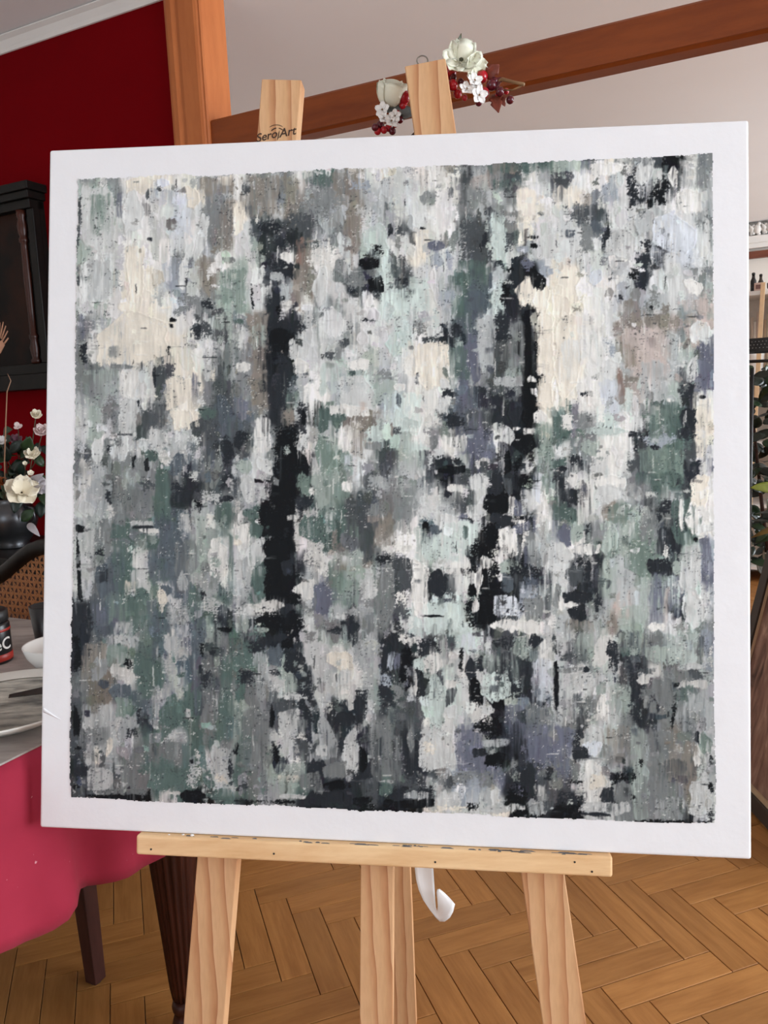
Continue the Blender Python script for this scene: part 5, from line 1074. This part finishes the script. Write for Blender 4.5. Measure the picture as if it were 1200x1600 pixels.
# ================================================================== NEXT ROOM (right edge of the picture)
# white bookcase with things on it
BK = thing('bookcase', 'white bookcase in the next room', 'bookcase', rm(.3, 5.6, 0))
bk = [(-.75, -.72, 0, 1.80), (1.10, 1.13, 0, 1.80), (.22, .245, 0, 1.80)]
for (a_, b_, z0, z1) in bk: obj('side_panel', MB().rbox(a_, b_, 5.45, 5.78, z0, z1), M_stucco, BK)
obj('back_panel', MB().rbox(-.72, 1.10, 5.7805, 5.79, 0, 1.80), plain('pale_backboard', (206, 196, 184), .7), BK)
for z_ in (.10, .50, .90, 1.283): obj('shelf', MB().rbox(-.7195, .2195, 5.455, 5.7795, z_-.02, z_).rbox(.2455, 1.0995, 5.455, 5.7795, z_-.02, z_), M_stucco, BK)
obj('top', MB().rbox(-.77, 1.15, 5.44, 5.79, 1.8005, 1.825), M_stucco, BK)
BZ = 1.826
def bottle(px, t_, hh, r_, mat, label):
    s_ = st(px_t(px, 450, t_))[0]; c = rm(s_, t_, BZ)
    o = thing('bottle', label, 'bottle', c)
    obj('glass', MB().lathe(c, [(r_*.9, 0), (r_, .004), (r_, hh*.6), (r_*.55, hh*.75), (r_*.5, hh*.9)], 16), mat, o, True)
    obj('stopper', MB().lathe(c, [(r_*.6, hh*.9+.0005), (r_*.62, hh), (r_*.3, hh+.004)], 12), M_black, o, True)
bottle(1177, 5.52, .115, .017, plain('black_glass', (30, 30, 32), .2), 'slim black bottle on the bookcase beside the box')
bottle(1188.5, 5.60, .112, .016, plain('brown_glass', (72, 64, 56), .25), 'slim brown bottle on the bookcase behind the box')
bs = st(px_t(1185, 450, 5.50))[0]
BX = thing('box', 'small pale pink box between two bottles on the bookcase', 'box', rm(bs, 5.50, BZ))
obj('carton', MB().rbox(bs-.024, bs+.024, 5.472, 5.505, BZ+.0005, BZ+.050), plain('pale_pink_card', (206, 178, 164), .6), BX, bevel=.002)
obj('label_panel', MB().rbox(bs-.015, bs+.015, 5.4712, 5.4719, BZ+.012, BZ+.038), plain('brown_print', (128, 92, 84), .6), BX)
ds = st(px_t(1200, 450, 5.5))[0]
tag(obj('dish', MB().lathe(rm(ds+.045, 5.55, BZ), [(.03, 0), (.05, .02), (.052, .05), (.046, .05), (.03, .012)], 20), plain('plum_ceramic', (70, 44, 50), .4), None, True), 'plum coloured pot at the end of the bookcase top', 'pot')
# rolls of paper standing on the upper shelf
for k, (px, w_, hgt_, tl) in enumerate(((1174, .014, .40, 0.0), (1178.5, .018, .37, 0), (1184.5, .022, .43, -.003), (1194, .018, .38, .0), (1200, .02, .41, 0))):
    s_ = st(px_t(px, 560, 5.6))[0]; b_ = rm(s_, 5.64, 1.2835); t_ = b_+ZV*hgt_+D1V*tl
    tag(obj('paper_roll', MB().tube([b_, b_.lerp(t_, .5), t_], w_/2, 12), plain('cream_paper_%d' % k, ((214, 196, 178), (226, 216, 204), (222, 198, 182), (204, 178, 150), (228, 214, 190))[k], .7), None, True),
        ('greyish-cream paper roll nearest the painting edge on the bookcase shelf', 'short white paper roll on the bookcase shelf', 'tall pinkish paper roll leaning on the bookcase shelf', 'tan paper roll on the bookcase shelf', 'yellowish paper roll at the right on the bookcase shelf')[k], 'paper roll', 'paper rolls on the shelf')
# white planter on the shelf
ps_ = st(px_t(1177, 575, 5.5))[0]; pl_ = rm(ps_, 5.53, 1.2835)
tag(obj('planter', MB().lathe(pl_, [(.046, 0), (.050, .004), (.062, .15), (.064, .165), (.058, .165), (.046, .02), (.001, .015)], 32), M_ceramic, None, True), 'white cylindrical planter on the bookcase shelf', 'planter')
# light wooden slat leaning on the bookcase front
w0 = Vector(px_t(1187, 640, 5.1)); w0 = rm(st(w0)[0]-.06, 5.12, 0); w1 = Vector(px_t(1192.5, 441, 5.42)); 
WS = MB(); wd = D1V*.013; wt = DNV*.014
WS.hexa([w0-wd, w0+wd, w0+wd+wt, w0-wd+wt, w1-wd, w1+wd, w1+wd+wt, w1-wd+wt])
tag(obj('wooden_pole', WS, plain('pale_bare_wood', (222, 190, 150), .6, var=.08), None, bevel=.002), 'tall square pine pole leaning against the white bookcase', 'pole')
# black floor lamp with perforated band shade
lp = rm(st(px_t(1168.5, 900, 2.95))[0], 2.95, 0)
LAMP = thing('floor_lamp', 'black metal floor lamp standing behind the painting edge', 'lamp', lp)
obj('base', MB().lathe(lp, [(.12, 0), (.12, .012), (.03, .02), (.012, .03)], 32), M_black, LAMP, True)
obj('pole', MB().tube([lp+ZV*.02, lp+ZV*.9, lp+ZV*1.31], [.010, .008, .006], 12), M_black, LAMP, True)
ra = Vector(px_t(1150, 566, 2.95)); rb_ = Vector(px_t(1235, 562, 2.95))
obj('arm', MB().tube([ra, rb_], .0055, 10), M_black, LAMP, True)
shc = Vector(px_t(1195, 540, 2.95))
shd = MB(); nsh = 40
for k in range(nsh):
    a0_, a1_ = 2*math.pi*k/nsh, 2*math.pi*(k+1)/nsh
    def q_(a_, z_, r_): return shc + D1V*r_*math.cos(a_) + DNV*r_*math.sin(a_) + ZV*z_
    shd.hexa([q_(a0_, -.021, .10), q_(a1_, -.021, .10), q_(a1_, -.021, .102), q_(a0_, -.021, .102), q_(a0_, .021, .10), q_(a1_, .021, .10), q_(a1_, .021, .102), q_(a0_, .021, .102)])
obj('shade', shd, M_black, LAMP)
shp = MB()
for k in range(0, 60):
    a_ = 2*math.pi*k/60
    for z_ in (-.010, .0, .010):
        c = shc + D1V*.1024*math.cos(a_+z_*4) + DNV*.1024*math.sin(a_+z_*4) + ZV*z_; shp.ball(c, .0016, 5, 3)
obj('perforation', shp, plain('light_dot', (150, 150, 148), .5), LAMP)
obj('shade_bracket', MB().tube([shc-ZV*.020-D1V*.1, Vector((shc.x, shc.y, ra.z))-D1V*.1], .004, 8).tube([shc-ZV*.020+D1V*.1, Vector((shc.x, shc.y, rb_.z))+D1V*.1], .004, 8), M_black, LAMP)
# rubber plant
M_rub = plain('dark_glossy_leaf', (34, 46, 38), .3, var=.2, scale=20); M_rub2 = plain('mid_green_leaf', (48, 74, 48), .35, var=.2, scale=20)
M_pot = plain('terracotta_pot', (122, 74, 52), .75, var=.12, scale=20)
rc = rm(.13, 3.55, 0)
RUB = thing('rubber_plant', 'tall dark-leaved pot plant at the right edge behind the floor lamp', 'plant', rc)
obj('pot', MB().lathe(rc, [(.10, 0), (.11, .01), (.145, .27), (.15, .30), (.138, .30), (.125, .24), (.001, .235)], 36), M_pot, RUB, True)
tr = MB()
for k in range(4):
    tr.tube([rc+ZV*.23+D1V*(.03*k-.045), rc+ZV*.7+D1V*(.06*k-.12)+DNV*.02*k, rc+ZV*1.32+D1V*(.09*k-.19)], [.010, .008, .004], 7)
obj('trunk', tr, M_vine, RUB, True)
rl = random.Random(8)
for k in range(150):
    z_ = rl.uniform(.84, 1.33); b_ = rc + D1V*rl.uniform(-.22, .12) + DNV*rl.uniform(-.12, .12) + ZV*z_
    a_ = rl.uniform(0, 2*math.pi); t_ = b_ + (D1V*math.cos(a_)+DNV*math.sin(a_)*.6)*rl.uniform(.05, .09) + ZV*rl.uniform(-.07, .05)
    leaf('leaf', b_, t_, rl.uniform(.035, .055), ZV*.5+VIEW*.8+D1V*rl.uniform(-.5, .5), M_rub if k % 4 else M_rub2, RUB, bend=rl.uniform(-.1, .12), n=6, m=4)
for k in range(90):
    z_ = rl.uniform(.50, .90); b_ = rc + D1V*rl.uniform(-.22, .02) + DNV*rl.uniform(-.12, .12) + ZV*z_
    a_ = rl.uniform(0, 2*math.pi); t_ = b_ + (D1V*math.cos(a_)+DNV*math.sin(a_)*.6)*rl.uniform(.05, .09) + ZV*rl.uniform(-.07, .05)
    leaf('leaf', b_, t_, rl.uniform(.03, .05), ZV*.5+VIEW*.8+D1V*rl.uniform(-.5, .5), M_rub if k % 4 else M_rub2, RUB, bend=rl.uniform(-.1, .12), n=6, m=4)
# yellow-edged plant
yc = rm(.22, 3.02, 0)
YP = thing('variegated_plant', 'pot plant with yellow-green leaves at the right edge', 'plant', yc)
obj('pot', MB().lathe(yc, [(.08, 0), (.09, .01), (.11, .19), (.115, .21), (.105, .21), (.095, .17), (.001, .165)], 32), M_pot, YP, True)
obj('stem', MB().tube([yc+ZV*.16, yc+ZV*.6-D1V*.03, yc+ZV*.98-D1V*.05], [.010, .008, .004], 7), M_leafg, YP, True)
M_yel = plain('yellow_green_leaf', (128, 140, 44), .4, var=.25, scale=30); M_yel2 = plain('ochre_leaf', (118, 92, 34), .4, var=.25, scale=30)
leaf('leaf', Vector(px_t(1218, 768, 3.0)), Vector(px_t(1173, 762, 2.94)), .05, VIEW+ZV*.5, M_yel, YP)
for k in range(26):
    a_ = rl.uniform(0, 2*math.pi); b_ = yc - D1V*.04 + ZV*rl.uniform(.66, .97) + D1V*.03*math.cos(a_); t_ = b_ + (D1V*math.cos(a_)+DNV*math.sin(a_))*rl.uniform(.12, .20) + ZV*rl.uniform(-.05, .05)
    leaf('leaf', b_, t_, .045, ZV+VIEW*.6, (M_yel2, M_yel, M_rub)[k % 3], YP, bend=.12, n=6, m=4)
# second painting leaning at the right edge
P0 = rm(-.105, 2.66, 0.0); bd = (D1V*.43-DNV*.90).normalized(); bo = (D1V*.90+DNV*.43).normalized(); lean = math.radians(13)
upq = ZV*math.cos(lean)+bo*math.sin(lean); nq = upq.cross(bd).normalized()
if nq.dot(bo) > 0: nq = -nq
P2 = thing('leaning_painting', 'dark-framed brown and pink abstract painting leaning at the right edge', 'painting', P0+bd*.3)
def pq(a_, b_, c_): return P0 + ZV*.004 + bd*a_ + upq*b_ + nq*c_
def pbox(mb, a0_, a1_, b0_, b1_, c0_, c1_):
    return mb.hexa([pq(a0_, b0_, c0_), pq(a1_, b0_, c0_), pq(a1_, b0_, c1_), pq(a0_, b0_, c1_), pq(a0_, b1_, c0_), pq(a1_, b1_, c0_), pq(a1_, b1_, c1_), pq(a0_, b1_, c1_)])
PWd, PHt = .62, .74
M_blk = plain('dark_brown_frame', (52, 42, 34), .5, var=.1)
for (a0_, a1_, b0_, b1_) in ((0, .045, 0, PHt), (PWd-.045, PWd, 0, PHt), (.0455, PWd-.0455, 0, .045), (.0455, PWd-.0455, PHt-.045, PHt)):
    obj('frame_bar', pbox(MB(), a0_, a1_, b0_, b1_, 0, .03), M_blk, P2, bevel=.002)
M_p2, _nt, _b = new_mat('pink_brown_abstract_paint')
_tc = _nt.nodes.new('ShaderNodeTexCoord'); _mp = _nt.nodes.new('ShaderNodeMapping'); _mp.inputs['Scale'].default_value = (22, 22, 7); _nt.links.new(_tc.outputs['Object'], _mp.inputs['Vector'])
_n1 = _nt.nodes.new('ShaderNodeTexNoise'); _n1.inputs['Scale'].default_value = 1; _n1.inputs['Detail'].default_value = 6; _n1.inputs['Distortion'].default_value = 1.2
_nt.links.new(_mp.outputs['Vector'], _n1.inputs['Vector']); _c1 = _nt.nodes.new('ShaderNodeValToRGB'); E_ = _c1.color_ramp.elements
E_[0].position = .30; E_[0].color = (*lin((70, 44, 36)), 1); E_[1].position = .75; E_[1].color = (*lin((196, 164, 142)), 1); e = E_.new(.48); e.color = (*lin((138, 104, 90)), 1); e = E_.new(.6); e.color = (*lin((160, 128, 112)), 1)
_nt.links.new(_n1.outputs['Fac'], _c1.inputs['Fac']); _nt.links.new(_c1.outputs['Color'], _b.inputs['Base Color']); _b.inputs['Roughness'].default_value = .5
obj('picture', pbox(MB(), .0455, PWd-.0455, .0455, PHt-.0455, .004, .016), M_p2, P2)
obj('slip', pbox(MB(), .0455, .049, .0455, PHt-.0455, .0165, .024), plain('cream_slip', (196, 172, 140), .5), P2)
obj('slip', pbox(MB(), .0525, PWd-.0455, .0455, .060, .0165, .024), plain('cream_slip_b', (196, 172, 140), .5), P2)
